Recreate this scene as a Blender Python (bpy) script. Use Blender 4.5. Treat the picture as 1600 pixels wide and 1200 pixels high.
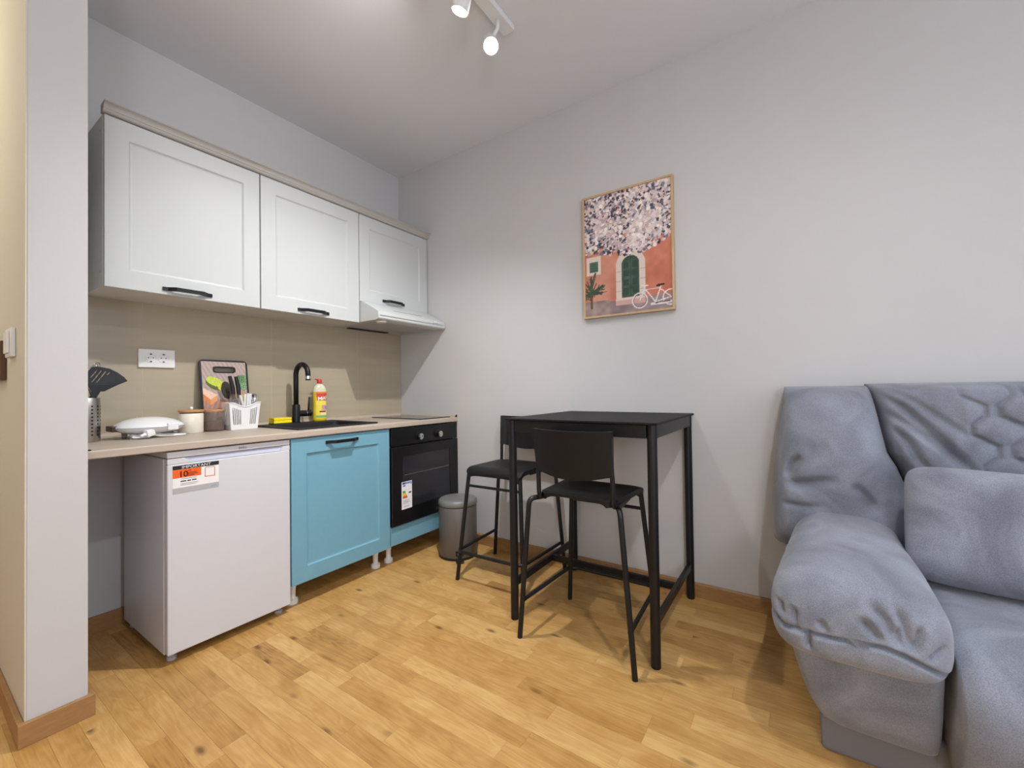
import bpy, bmesh, math, random
import numpy as np
from mathutils import Vector, Matrix, noise

random.seed(7)
rng = np.random.default_rng(11)
S = bpy.context.scene
C = S.collection
for o in list(bpy.data.objects):
    bpy.data.objects.remove(o)

# ------------------------------------------------------------------ camera
# world: kitchen wall is y=0, picture wall is x=0, the room lies in x<0, y<0, z up, metres
YAW, PITCH, ROLL = (math.radians(a) for a in (33.9366, 0.7638, -0.7635))
CAM = Vector((-2.3029, -2.6207, 1.0551))
fw = Vector((math.cos(YAW) * math.cos(PITCH), math.sin(YAW) * math.cos(PITCH), math.sin(PITCH)))
rt = Vector((math.sin(YAW), -math.cos(YAW), 0))
up = rt.cross(fw)
rt, up = rt * math.cos(ROLL) + up * math.sin(ROLL), up * math.cos(ROLL) - rt * math.sin(ROLL)
cd = bpy.data.cameras.new('camera')
cd.sensor_fit = 'HORIZONTAL'
cd.sensor_width = 36
cd.lens = 662.44 / 1600 * 36
cd.clip_start = 0.02
cam = bpy.data.objects.new('camera', cd)
C.objects.link(cam)
cam.matrix_world = Matrix(((rt.x, up.x, -fw.x, CAM.x), (rt.y, up.y, -fw.y, CAM.y), (rt.z, up.z, -fw.z, CAM.z), (0, 0, 0, 1)))
S.camera = cam

# ------------------------------------------------------------------ world, window fill, exposure
w = bpy.data.worlds.new('sky')
S.world = w
w.use_nodes = True
w.node_tree.nodes['Background'].inputs[0].default_value = (0.62, 0.74, 1.0, 1)
w.node_tree.nodes['Background'].inputs[1].default_value = 1.2
S.view_settings.view_transform = 'Standard'
S.view_settings.look = 'None'
S.view_settings.gamma = 1
S.view_settings.use_curve_mapping = False
S.view_settings.exposure = 0.12


def area_light(name, loc, target, sx, sy, energy, col):
    l = bpy.data.lights.new(name, 'AREA')
    l.shape = 'RECTANGLE'
    l.size, l.size_y = sx, sy
    l.energy = energy
    l.color = col
    o = bpy.data.objects.new(name, l)
    C.objects.link(o)
    o.location = loc
    o.rotation_euler = (Vector(target) - Vector(loc)).to_track_quat('-Z', 'Y').to_euler()
    return o


# added cool fill light, set in the unseen window behind the camera
area_light('window_fill', (-1.55, -5.16, 1.5), (-1.45, 0, 1.3), 2.2, 1.7, 16, (0.80, 0.88, 1.0))


# ------------------------------------------------------------------ colour and material helpers
def lin(c):
    return tuple(((v / 255) / 12.92 if v / 255 <= 0.04045 else ((v / 255 + 0.055) / 1.055) ** 2.4) for v in c)


MATS = {}


def mat(name, rgb, rough=0.5, metal=0.0, spec=0.5, noise_amt=0.0, noise_scale=20, bump=0.0, bump_scale=200, trans=0.0, ior=1.45,
        emit=None, sheen=0.0, coat=0.0, stretch=None, alpha=1.0):
    if name in MATS:
        return MATS[name]
    m = bpy.data.materials.new(name)
    m.use_nodes = True
    nt = m.node_tree
    b = nt.nodes['Principled BSDF']
    c = lin(rgb) + (1,)
    b.inputs['Base Color'].default_value = c
    b.inputs['Roughness'].default_value = rough
    b.inputs['Metallic'].default_value = metal
    b.inputs['Specular IOR Level'].default_value = spec
    b.inputs['IOR'].default_value = ior
    b.inputs['Transmission Weight'].default_value = trans
    b.inputs['Sheen Weight'].default_value = sheen
    b.inputs['Coat Weight'].default_value = coat
    b.inputs['Alpha'].default_value = alpha
    if emit:
        b.inputs['Emission Color'].default_value = lin(emit[0]) + (1,)
        b.inputs['Emission Strength'].default_value = emit[1]
    tc = None
    if noise_amt or bump:
        tc = nt.nodes.new('ShaderNodeNewGeometry').outputs['Position']
        if stretch:
            mp = nt.nodes.new('ShaderNodeMapping')
            mp.inputs['Scale'].default_value = stretch
            nt.links.new(tc, mp.inputs[0])
            tc = mp.outputs[0]
    if noise_amt:
        n = nt.nodes.new('ShaderNodeTexNoise')
        n.inputs['Scale'].default_value = noise_scale
        n.inputs['Detail'].default_value = 6
        nt.links.new(tc, n.inputs['Vector'])
        r = nt.nodes.new('ShaderNodeMapRange')
        r.inputs[1].default_value = 0.3
        r.inputs[2].default_value = 0.7
        r.inputs[3].default_value = 1 - noise_amt
        r.inputs[4].default_value = 1 + noise_amt
        nt.links.new(n.outputs[0], r.inputs[0])
        mx = nt.nodes.new('ShaderNodeVectorMath')
        mx.operation = 'SCALE'
        mx.inputs[0].default_value = c[:3]
        nt.links.new(r.outputs[0], mx.inputs['Scale'])
        nt.links.new(mx.outputs[0], b.inputs['Base Color'])
    if bump:
        n2 = nt.nodes.new('ShaderNodeTexNoise')
        n2.inputs['Scale'].default_value = bump_scale
        n2.inputs['Detail'].default_value = 3
        nt.links.new(tc, n2.inputs['Vector'])
        bp = nt.nodes.new('ShaderNodeBump')
        bp.inputs['Strength'].default_value = bump
        bp.inputs['Distance'].default_value = 0.002
        nt.links.new(n2.outputs[0], bp.inputs['Height'])
        nt.links.new(bp.outputs[0], b.inputs['Normal'])
    MATS[name] = m
    return m


def print_mat(name, rough=0.6):
    if name in MATS:
        return MATS[name]
    m = bpy.data.materials.new(name)
    m.use_nodes = True
    b = m.node_tree.nodes['Principled BSDF']
    a = m.node_tree.nodes.new('ShaderNodeVertexColor')
    a.layer_name = 'print'
    m.node_tree.links.new(a.outputs[0], b.inputs['Base Color'])
    b.inputs['Roughness'].default_value = rough
    MATS[name] = m
    return m


def oak_mat():
    m = bpy.data.materials.new('oak_parquet')
    m.use_nodes = True
    nt = m.node_tree
    L = nt.links.new
    N = nt.nodes.new
    b = nt.nodes['Principled BSDF']
    at = N('ShaderNodeAttribute')
    at.attribute_name = 'tone'
    geo = N('ShaderNodeNewGeometry')
    sh = N('ShaderNodeVectorMath')
    sh.operation = 'MULTIPLY'
    sh.inputs[1].default_value = (37.0, 91.0, 13.0)
    L(at.outputs['Vector'], sh.inputs[0])
    ad = N('ShaderNodeVectorMath')
    ad.operation = 'ADD'
    L(geo.outputs['Position'], ad.inputs[0])
    L(sh.outputs[0], ad.inputs[1])
    # broad cathedral grain: distorted bands along the stave
    mp = N('ShaderNodeMapping')
    mp.inputs['Scale'].default_value = (16, 2.6, 14)
    L(ad.outputs[0], mp.inputs[0])
    wv = N('ShaderNodeTexNoise')
    wv.inputs['Scale'].default_value = 1.0
    wv.inputs['Detail'].default_value = 2
    wv.inputs['Distortion'].default_value = 0.6
    L(mp.outputs[0], wv.inputs['Vector'])
    ml = N('ShaderNodeMath')
    ml.operation = 'MULTIPLY'
    ml.inputs[1].default_value = 52
    L(wv.outputs[0], ml.inputs[0])
    sn = N('ShaderNodeMath')
    sn.operation = 'SINE'
    L(ml.outputs[0], sn.inputs[0])
    # fine fibre
    mp2 = N('ShaderNodeMapping')
    mp2.inputs['Scale'].default_value = (220, 7, 1)
    L(ad.outputs[0], mp2.inputs[0])
    fi = N('ShaderNodeTexNoise')
    fi.inputs['Scale'].default_value = 1.0
    fi.inputs['Detail'].default_value = 4
    L(mp2.outputs[0], fi.inputs['Vector'])
    # soft blotches
    bl = N('ShaderNodeTexNoise')
    bl.inputs['Scale'].default_value = 9
    bl.inputs['Detail'].default_value = 3
    L(ad.outputs[0], bl.inputs['Vector'])

    def mad(src, mul, addv):
        q = N('ShaderNodeMath')
        q.operation = 'MULTIPLY_ADD'
        q.inputs[1].default_value = mul
        if isinstance(addv, (int, float)):
            q.inputs[2].default_value = addv
        else:
            L(addv, q.inputs[2])
        L(src, q.inputs[0])
        return q.outputs[0]
    t = mad(sn.outputs[0], 0.055, -0.02)
    t = mad(fi.outputs[0], 0.35, t)
    t = mad(bl.outputs[0], 0.45, t)
    sp = N('ShaderNodeSeparateXYZ')
    L(at.outputs['Vector'], sp.inputs[0])
    t = mad(sp.outputs[0], 0.38, t)
    ramp = N('ShaderNodeValToRGB')
    e = ramp.color_ramp.elements
    e[0].position = 0.16
    e[0].color = lin((118, 80, 38)) + (1,)
    e[1].position = 0.92
    e[1].color = lin((214, 176, 114)) + (1,)
    k = e.new(0.38)
    k.color = lin((170, 126, 66)) + (1,)
    k = e.new(0.6)
    k.color = lin((190, 147, 86)) + (1,)
    L(t, ramp.inputs[0])
    # knots
    mp3 = N('ShaderNodeMapping')
    mp3.inputs['Scale'].default_value = (7.5, 3.2, 1)
    L(ad.outputs[0], mp3.inputs[0])
    vo = N('ShaderNodeTexVoronoi')
    vo.inputs['Scale'].default_value = 1.0
    L(mp3.outputs[0], vo.inputs['Vector'])
    kr = N('ShaderNodeMapRange')
    kr.inputs[1].default_value = 0.03
    kr.inputs[2].default_value = 0.11
    kr.inputs[3].default_value = 0.75
    kr.inputs[4].default_value = 0.0
    L(vo.outputs['Distance'], kr.inputs[0])
    mx = N('ShaderNodeMix')
    mx.data_type = 'RGBA'
    mx.inputs[7].default_value = lin((70, 42, 20)) + (1,)
    L(kr.outputs[0], mx.inputs[0])
    L(ramp.outputs[0], mx.inputs[6])
    L(mx.outputs[2], b.inputs['Base Color'])
    b.inputs['Roughness'].default_value = 0.42
    b.inputs['Specular IOR Level'].default_value = 0.4
    bp = N('ShaderNodeBump')
    bp.inputs['Strength'].default_value = 0.15
    bp.inputs['Distance'].default_value = 0.001
    L(fi.outputs[0], bp.inputs['Height'])
    L(bp.outputs[0], b.inputs['Normal'])
    return m


def suede_mat():
    m = bpy.data.materials.new('blue_grey_suede')
    m.use_nodes = True
    nt = m.node_tree
    L = nt.links.new
    N = nt.nodes.new
    b = nt.nodes['Principled BSDF']
    geo = N('ShaderNodeNewGeometry')
    n1 = N('ShaderNodeTexNoise')
    n1.inputs['Scale'].default_value = 5
    n1.inputs['Detail'].default_value = 5
    n1.inputs['Distortion'].default_value = 1.2
    L(geo.outputs['Position'], n1.inputs['Vector'])
    r = N('ShaderNodeValToRGB')
    e = r.color_ramp.elements
    e[0].position, e[0].color = 0.35, lin((110, 114, 126)) + (1,)
    e[1].position, e[1].color = 0.68, lin((142, 147, 160)) + (1,)
    L(n1.outputs[0], r.inputs[0])
    n2 = N('ShaderNodeTexNoise')
    n2.inputs['Scale'].default_value = 420
    n2.inputs['Detail'].default_value = 2
    L(geo.outputs['Position'], n2.inputs['Vector'])
    rr = N('ShaderNodeMapRange')
    rr.inputs[1].default_value, rr.inputs[2].default_value = 0.3, 0.7
    rr.inputs[3].default_value, rr.inputs[4].default_value = 0.76, 1.20
    L(n2.outputs[0], rr.inputs[0])
    sc = N('ShaderNodeVectorMath')
    sc.operation = 'SCALE'
    L(r.outputs[0], sc.inputs[0])
    L(rr.outputs[0], sc.inputs['Scale'])
    L(sc.outputs[0], b.inputs['Base Color'])
    b.inputs['Roughness'].default_value = 0.9
    b.inputs['Specular IOR Level'].default_value = 0.15
    b.inputs['Sheen Weight'].default_value = 0.25
    b.inputs['Sheen Roughness'].default_value = 0.6
    bp = N('ShaderNodeBump')
    bp.inputs['Strength'].default_value = 0.25
    bp.inputs['Distance'].default_value = 0.002
    L(n2.outputs[0], bp.inputs['Height'])
    L(bp.outputs[0], b.inputs['Normal'])
    return m


M_wall = mat('white_wall_paint', (202, 201, 201), 0.9, noise_amt=0.012, noise_scale=3, bump=0.06, bump_scale=350, spec=0.2)
M_ceil = mat('ceiling_paint', (227, 229, 233), 0.92, spec=0.15, bump=0.04, bump_scale=300)
M_cream = mat('cream_corridor_paint', (212, 207, 192), 0.9, spec=0.2)
M_bouncewall = mat('bounce_white_wall_paint', (240, 240, 238), 0.9, spec=0.2)  # unseen walls kept whiter than the others to bounce more light
M_base = mat('baseboard_wood', (162, 122, 78), 0.45, noise_amt=0.10, noise_scale=1.0, stretch=(30, 30, 120))
M_oak = oak_mat()
M_gap = mat('floor_gap', (96, 64, 34), 0.9)
M_whitecab = mat('white_cabinet_foil', (197, 200, 199), 0.42, spec=0.4)
M_carcass = mat('white_chipboard', (214, 213, 208), 0.55)
M_crown = mat('whitewashed_moulding', (180, 176, 171), 0.6, noise_amt=0.05, noise_scale=1, stretch=(4, 160, 160))
M_blue = mat('blue_cabinet_foil', (116, 166, 186), 0.42, spec=0.4, noise_amt=0.015, noise_scale=40)
M_black = mat('black_metal', (20, 20, 23), 0.42, spec=0.45)
M_blackseat = mat('black_moulded_plastic', (19, 18, 19), 0.5, spec=0.4, bump=0.05, bump_scale=300)
M_tabletop = mat('black_laminate', (30, 29, 30), 0.55, spec=0.15, noise_amt=0.06, noise_scale=90)
M_counter = mat('beige_laminate', (182, 168, 153), 0.42, noise_amt=0.05, noise_scale=1, stretch=(6, 90, 90), spec=0.4)
M_splash = mat('taupe_panel', (176, 164, 141), 0.24, noise_amt=0.03, noise_scale=1, stretch=(2.5, 1, 30), spec=0.5)
M_splashgap = mat('panel_joint', (216, 202, 176), 0.7)
M_fridge = mat('fridge_white_enamel', (208, 208, 212), 0.25, spec=0.45)
M_fridgegrey = mat('fridge_grip_grey', (186, 188, 204), 0.35)
M_dark = mat('dark_gap', (24, 22, 24), 0.7)
M_ovenblack = mat('oven_black', (17, 17, 20), 0.3, spec=0.5)
M_ovenglass = mat('oven_glass', (40, 40, 44), 0.1, spec=0.6)
M_steel = mat('brushed_steel', (176, 172, 168), 0.33, metal=1.0, noise_amt=0.05, noise_scale=1, stretch=(200, 200, 6))
M_chrome = mat('chrome', (215, 215, 215), 0.12, metal=1.0)
M_binmetal = mat('bin_grey_coat', (112, 107, 103), 0.42, metal=0.35, spec=0.5)
M_binlid = mat('bin_lid_grey', (128, 127, 125), 0.4, metal=0.2)
M_granite = mat('black_granite', (32, 30, 33), 0.6, noise_amt=0.2, noise_scale=400)
M_hob = mat('hob_glass', (22, 22, 24), 0.06, spec=0.7)
M_hobring = mat('hob_ring', (90, 88, 88), 0.3)
M_white = mat('white_plastic', (232, 231, 229), 0.32, spec=0.5)
M_whitegloss = mat('white_gloss_plastic', (226, 227, 228), 0.18, spec=0.5)
M_darkbrown = mat('dark_brown_plastic', (62, 40, 32), 0.4)
M_nylon = mat('black_nylon', (26, 27, 31), 0.38)
M_wood = mat('light_wood', (198, 156, 112), 0.55, noise_amt=0.1, noise_scale=1, stretch=(20, 20, 160))
M_acacia = mat('lid_wood', (190, 140, 92), 0.5, noise_amt=0.12, noise_scale=1, stretch=(20, 120, 120))
M_ceramic = mat('cream_ceramic', (230, 222, 206), 0.3)
M_coffee = mat('ground_coffee', (66, 32, 22), 0.9, noise_amt=0.3, noise_scale=200)
M_glass = mat('jar_glass', (190, 176, 164), 0.06, alpha=0.13)
M_label_o = mat('orange_print', (238, 100, 24), 0.5)
M_label_k = mat('black_print', (36, 32, 36), 0.5)
M_label_w = mat('white_print', (236, 233, 230), 0.5)
M_label_g = mat('grey_print', (176, 175, 176), 0.5)
M_label_r = mat('red_print', (206, 92, 70), 0.5)
M_label_b = mat('blue_print', (52, 72, 150), 0.5)
M_label_dr = mat('dark_red_print', (92, 22, 10), 0.5)
M_label_lb = mat('light_blue_print', (110, 150, 196), 0.5)
M_sponge = mat('yellow_sponge', (246, 222, 30), 0.9, noise_amt=0.08, noise_scale=120, bump=0.3, bump_scale=250)
M_spongegreen = mat('scourer_green', (60, 66, 34), 0.95)
M_soap = mat('yellow_soap', (226, 200, 40), 0.12, spec=0.5)
M_soapclear = mat('clear_bottle', (214, 214, 180), 0.1, alpha=1.0)
M_redcap = mat('red_cap', (206, 50, 52), 0.35)
M_frame = mat('picture_frame_oak', (196, 168, 130), 0.5, noise_amt=0.08, noise_scale=1, stretch=(60, 60, 10))
M_print = print_mat('art_print', 0.55)
M_boardprint = print_mat('board_print', 0.3)
M_energyprint = print_mat('energy_print', 0.5)
M_suede = suede_mat()
M_lampwhite = mat('lamp_white', (232, 232, 232), 0.4)
M_lampface = mat('lamp_face', (255, 255, 255), 0.4, emit=((255, 250, 240), 40.0))
M_brownwood = mat('brown_wood', (92, 58, 32), 0.5)
M_windowframe = mat('window_frame_white', (235, 235, 235), 0.4)
M_pane = mat('window_pane', (255, 255, 255), 0.0, trans=1.0, ior=1.02)

# ------------------------------------------------------------------ object helpers
WL = {}          # world location of every object


def wloc(o):
    return WL[o.name]


def finish(name, me, m, parent, origin, smooth):
    me.name = name
    if m is not None:
        for q in (m if isinstance(m, (list, tuple)) else [m]):
            me.materials.append(q)
    for p in me.polygons:
        p.use_smooth = bool(smooth)
    if smooth and smooth is not True:
        me.set_sharp_from_angle(angle=math.radians(smooth))
    o = bpy.data.objects.new(name, me)
    C.objects.link(o)
    if parent is not None:
        pw = wloc(parent)
        o.parent = parent
    else:
        pw = Vector((0, 0, 0))
    if origin is None:
        n = len(me.vertices)
        co = np.empty(n * 3)
        me.vertices.foreach_get('co', co)
        co = co.reshape(-1, 3)
        lo, hi = co.min(0), co.max(0)
        origin = Vector(((lo[0] + hi[0]) / 2, (lo[1] + hi[1]) / 2, lo[2]))
    origin = Vector(origin)
    me.transform(Matrix.Translation(-origin))
    o.location = origin - pw
    WL[o.name] = origin
    return o


def obj(name, bm, m, parent=None, origin=None, smooth=0):
    """bmesh in world coordinates -> one mesh object, origin at its base"""
    bmesh.ops.recalc_face_normals(bm, faces=bm.faces)
    me = bpy.data.meshes.new(name)
    bm.to_mesh(me)
    bm.free()
    return finish(name, me, m, parent, origin, smooth)


def thing(name, label, cat, loc, group=None):
    o = bpy.data.objects.new(name, None)
    o.empty_display_size = 0.05
    C.objects.link(o)
    o.location = loc
    WL[o.name] = Vector(loc)
    return tag(o, label, cat, group)


def tag(o, label=None, cat=None, group=None, kind=None):
    if label:
        o['label'] = label
    if cat:
        o['category'] = cat
    if group:
        o['group'] = group
    if kind:
        o['kind'] = kind
    return o


def struct(name, bm, m, label=None, smooth=0, parent=None):
    o = obj(name, bm, m, parent, None, smooth)
    if parent is None:
        tag(o, label, None, None, 'structure')
    return o


def BM():
    return bmesh.new()


def box(bm, x0, x1, y0, y1, z0, z1, bev=0.0, seg=2):
    r = bmesh.ops.create_cube(bm, size=1.0)
    vs = r['verts']
    for v in vs:
        v.co = Vector(((x0 + x1) / 2 + v.co.x * (x1 - x0), (y0 + y1) / 2 + v.co.y * (y1 - y0), (z0 + z1) / 2 + v.co.z * (z1 - z0)))
    if bev:
        es = list({e for v in vs for e in v.link_edges})
        bmesh.ops.bevel(bm, geom=es, offset=bev, segments=seg, affect='EDGES', profile=0.5)
    return bm


def bx(*a, **k):
    return box(BM(), *a, **k)


def ring_loft(bm, rings, closed=True, cap0=True, cap1=True):
    vr = [[bm.verts.new(p) for p in r] for r in rings]
    n = len(rings[0])
    for a, b in zip(vr[:-1], vr[1:]):
        for i in range(n if closed else n - 1):
            j = (i + 1) % n
            bm.faces.new((a[i], a[j], b[j], b[i]))
    if cap0:
        bm.faces.new(list(reversed(vr[0])))
    if cap1:
        bm.faces.new(vr[-1])
    return bm


def tube(bm, path, r, n=12, caps=True):
    pts = [Vector(p) for p in path]
    rs = r if isinstance(r, (list, tuple)) else [r] * len(pts)
    d0 = (pts[1] - pts[0]).normalized()
    side = d0.orthogonal().normalized()
    rings = []
    prev = d0
    for i, p in enumerate(pts):
        if i == 0:
            d = d0
        elif i == len(pts) - 1:
            d = (pts[i] - pts[i - 1]).normalized()
        else:
            d = ((pts[i] - pts[i - 1]).normalized() + (pts[i + 1] - pts[i]).normalized()).normalized()
        q = prev.rotation_difference(d)
        side = (q @ side)
        side = (side - d * side.dot(d)).normalized()
        prev = d
        b = d.cross(side)
        rings.append([p + (side * math.cos(2 * math.pi * k / n) + b * math.sin(2 * math.pi * k / n)) * rs[i] for k in range(n)])
    return ring_loft(bm, rings, True, caps, caps)


def fillet(pts, rad, seg=6):
    """round the inner corners of a polyline"""
    pts = [Vector(p) for p in pts]
    out = [pts[0]]
    for a, b, c in zip(pts[:-2], pts[1:-1], pts[2:]):
        u, v = (a - b).normalized(), (c - b).normalized()
        ang = u.angle(v)
        t = min(rad / math.tan(ang / 2), (a - b).length * 0.49, (c - b).length * 0.49)
        p0, p1 = b + u * t, b + v * t
        for k in range(seg + 1):
            s = k / seg
            out.append(p0 * (1 - s) ** 2 + b * 2 * s * (1 - s) + p1 * s ** 2)
    out.append(pts[-1])
    return out


def lathe(bm, prof, cx, cy, n=32, sx=1.0, sy=1.0):
    rings = [[(cx + r * sx * math.cos(2 * math.pi * k / n), cy + r * sy * math.sin(2 * math.pi * k / n), z) for k in range(n)] for r, z in prof]
    return ring_loft(bm, rings)


def prism(bm, poly, axis, a, b):
    """2D polygon extruded along axis: x -> (y,z), y -> (x,z), z -> (x,y)"""
    def P(u, v, t):
        return {'x': (t, u, v), 'y': (u, t, v), 'z': (u, v, t)}[axis]
    return ring_loft(bm, [[P(u, v, a) for u, v in poly], [P(u, v, b) for u, v in poly]])


def curve_mesh(outlines, depth, bevel=0.0):
    """flat plate from closed outlines (inner ones become holes), in the XY plane, thickness 2*depth"""
    cu = bpy.data.curves.new('plate', 'CURVE')
    cu.dimensions = '2D'
    cu.fill_mode = 'BOTH'
    cu.extrude = depth
    cu.bevel_depth = bevel
    cu.bevel_resolution = 1
    for ol in outlines:
        sp = cu.splines.new('POLY')
        sp.points.add(len(ol) - 1)
        for p, (x, y) in zip(sp.points, ol):
            p.co = (x, y, 0, 1)
        sp.use_cyclic_u = True
    t = bpy.data.objects.new('plate', cu)
    C.objects.link(t)
    bpy.context.view_layer.update()
    me = bpy.data.meshes.new_from_object(t.evaluated_get(bpy.context.evaluated_depsgraph_get()))
    bpy.data.objects.remove(t)
    return me


def text_mesh(s, size, mtx, extrude=0.0003, align='LEFT', bold=0.0, sx=1.0):
    cu = bpy.data.curves.new('lettering', 'FONT')
    cu.body = s
    cu.size = size
    cu.extrude = extrude
    cu.align_x = align
    cu.offset = bold
    t = bpy.data.objects.new('lettering', cu)
    C.objects.link(t)
    bpy.context.view_layer.update()
    me = bpy.data.meshes.new_from_object(t.evaluated_get(bpy.context.evaluated_depsgraph_get()))
    bpy.data.objects.remove(t)
    me.transform(Matrix.Diagonal((sx, 1, 1, 1)))
    me.transform(mtx)
    return me


def frame_y(x, y, z, tilt=0.0):
    """text / plates facing -y: local x -> +x, local y -> +z"""
    return Matrix.Translation((x, y, z)) @ Matrix.Rotation(math.radians(90), 4, 'X')


def rrect(x0, x1, y0, y1, r, seg=5):
    pts = []
    for cx, cy, a0 in ((x1 - r, y1 - r, 0), (x0 + r, y1 - r, 90), (x0 + r, y0 + r, 180), (x1 - r, y0 + r, 270)):
        for k in range(seg + 1):
            a = math.radians(a0 + 90 * k / seg)
            pts.append((cx + r * math.cos(a), cy + r * math.sin(a)))
    return pts


def paint_grid(name, img, place, m, parent, origin=None):
    """printed picture: a fine grid coloured per point; img[row from bottom, column] sRGB, place(u,v) -> point"""
    h, wd = img.shape[:2]
    V = [place(i / (wd - 1), j / (h - 1)) for j in range(h) for i in range(wd)]
    F = [(j * wd + i, j * wd + i + 1, (j + 1) * wd + i + 1, (j + 1) * wd + i) for j in range(h - 1) for i in range(wd - 1)]
    me = bpy.data.meshes.new(name)
    me.from_pydata(V, [], F)
    ca = me.color_attributes.new('print', 'FLOAT_COLOR', 'POINT')
    a = np.clip(img.reshape(-1, 3) / 255.0, 0, 1)
    l = np.where(a <= 0.04045, a / 12.92, ((a + 0.055) / 1.055) ** 2.4)
    ca.data.foreach_set('color', np.concatenate([l, np.ones((len(l), 1))], 1).astype(np.float32).ravel())
    return finish(name, me, m, parent, origin, 0)


def copy_tree(o, parent=None):
    c = o.copy()
    C.objects.link(c)
    c.parent = parent
    for ch in [q for q in bpy.data.objects if q.parent == o]:
        copy_tree(ch, c)
    return c


# ================================================================== SETTING
H = 2.76
XL, YB, YE = -3.45, -5.2, 2.0
PX0, PX1, PYE = -2.055, -1.920, -0.662     # partition stub: left face, right face, end

# floor: dark bed plus oak staves
fl = struct('floor', bx(XL, 0, YB, YE, -0.05, -0.0125), M_gap, 'oak strip parquet floor running toward the kitchen')


def stave_mesh(name, x0, x1, y0, y1, tone):
    g = 0.00012
    h0, h1 = -0.0124, 0.0
    c = 0.0003
    lo = [(x0 + g, y0 + g), (x1 - g, y0 + g), (x1 - g, y1 - g), (x0 + g, y1 - g)]
    hi = [(x0 + g + c, y0 + g + c), (x1 - g - c, y0 + g + c), (x1 - g - c, y1 - g - c), (x0 + g + c, y1 - g - c)]
    V = [(x, y, h0) for x, y in lo] + [(x, y, h1 - 0.0005) for x, y in lo] + [(x, y, h1) for x, y in hi]
    F = []
    for k in (0, 4):
        for i in range(4):
            j = (i + 1) % 4
            F.append((k + i, k + j, k + 4 + j, k + 4 + i))
    F.append((8, 9, 10, 11))
    return V, F


def px(p):
    d = Vector(p) - CAM
    z = d.dot(fw)
    if z < 0.05:
        return None
    return 800 + 662.44 * d.dot(rt) / z, 600 - 662.44 * d.dot(up) / z, z


staves = []
SW = 0.0695
ncol = int(math.ceil(-XL / SW))
for c in range(ncol):
    x1 = -c * SW
    x0 = max(x1 - SW, XL)
    y = YB - random.uniform(0, 0.5)
    while y < YE:
        ln = random.choice((0.26, 0.38, 0.48, 0.56, 0.64, 0.72)) + random.uniform(-0.05, 0.05)
        y0, y1 = max(y, YB), min(y + ln, YE)
        y += ln
        if y1 - y0 < 0.02:
            continue
        # is it in view, and not hidden behind the partition or under the kitchen run
        vis = 0
        for fx in (0.1, 0.5, 0.9):
            for fy in (0.02, 0.25, 0.5, 0.75, 0.98):
                q = (x0 + (x1 - x0) * fx, y0 + (y1 - y0) * fy, 0)
                s = px(q)
                hid = q[1] > -0.45 and q[0] > -1.68 or (q[0] > -0.75 and q[1] < -2.66) or (q[0] < PX1 and q[1] > PYE and q[0] > PX0) or q[1] > 0
                if s and -5 < s[0] < 1605 and -5 < s[1] < 1205 and not hid:
                    vis = max(vis, 1 / s[2])
        staves.append((vis, x0, x1, y0, y1, (random.betavariate(2.2, 2.0), random.random(), random.random())))
staves.sort(key=lambda s: -s[0])
restV, restF, restT = [], [], []
for i, (vis, x0, x1, y0, y1, tone) in enumerate(staves):
    V, F = stave_mesh('plank', x0, x1, y0, y1, tone)
    if vis > 0 and i < 296:
        me = bpy.data.meshes.new('plank')
        me.from_pydata(V, [], F)
        at = me.attributes.new('tone', 'FLOAT_VECTOR', 'POINT')
        at.data.foreach_set('vector', np.tile(tone, len(V)).astype(np.float32))
        finish('plank', me, M_oak, fl, None, 0)
    else:
        k = len(restV)
        restV += V
        restF += [tuple(q + k for q in f) for f in F]
        restT += [tone] * len(V)
me = bpy.data.meshes.new('further_planks')
me.from_pydata(restV, [], restF)
at = me.attributes.new('tone', 'FLOAT_VECTOR', 'POINT')
at.data.foreach_set('vector', np.array(restT, np.float32).ravel())
tag(finish('further_planks', me, M_oak, fl, None, 0), kind='stuff')

struct('ceiling', bx(XL, 0, YB, YE, H, H + 0.1), M_ceil, 'plain off-white ceiling above the kitchenette')
struct('wall_right', bx(0, 0.12, YB, YE, -0.05, H), M_wall, 'long white wall with the framed picture')
struct('wall_far', bx(PX1, 0, 0, 0.12, -0.05, H), M_wall, 'white wall behind the kitchen cabinets')
struct('wall_partition', bx(PX0, PX1, PYE, YE, -0.05, H, bev=0.002), [M_wall], 'narrow white partition end beside the kitchen niche')
struct('wall_corridor', bx(PX0 - 0.004, PX0, PYE + 0.002, YE, 0.0, H), M_cream, 'cream corridor face of the partition')
struct('wall_left', bx(XL - 0.12, XL, YB, YE, -0.05, H), M_bouncewall, 'white wall on the far side of the corridor')
struct('wall_end', bx(XL, PX0, YE, YE + 0.12, -0.05, H), M_cream, 'cream wall closing the corridor')
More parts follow.
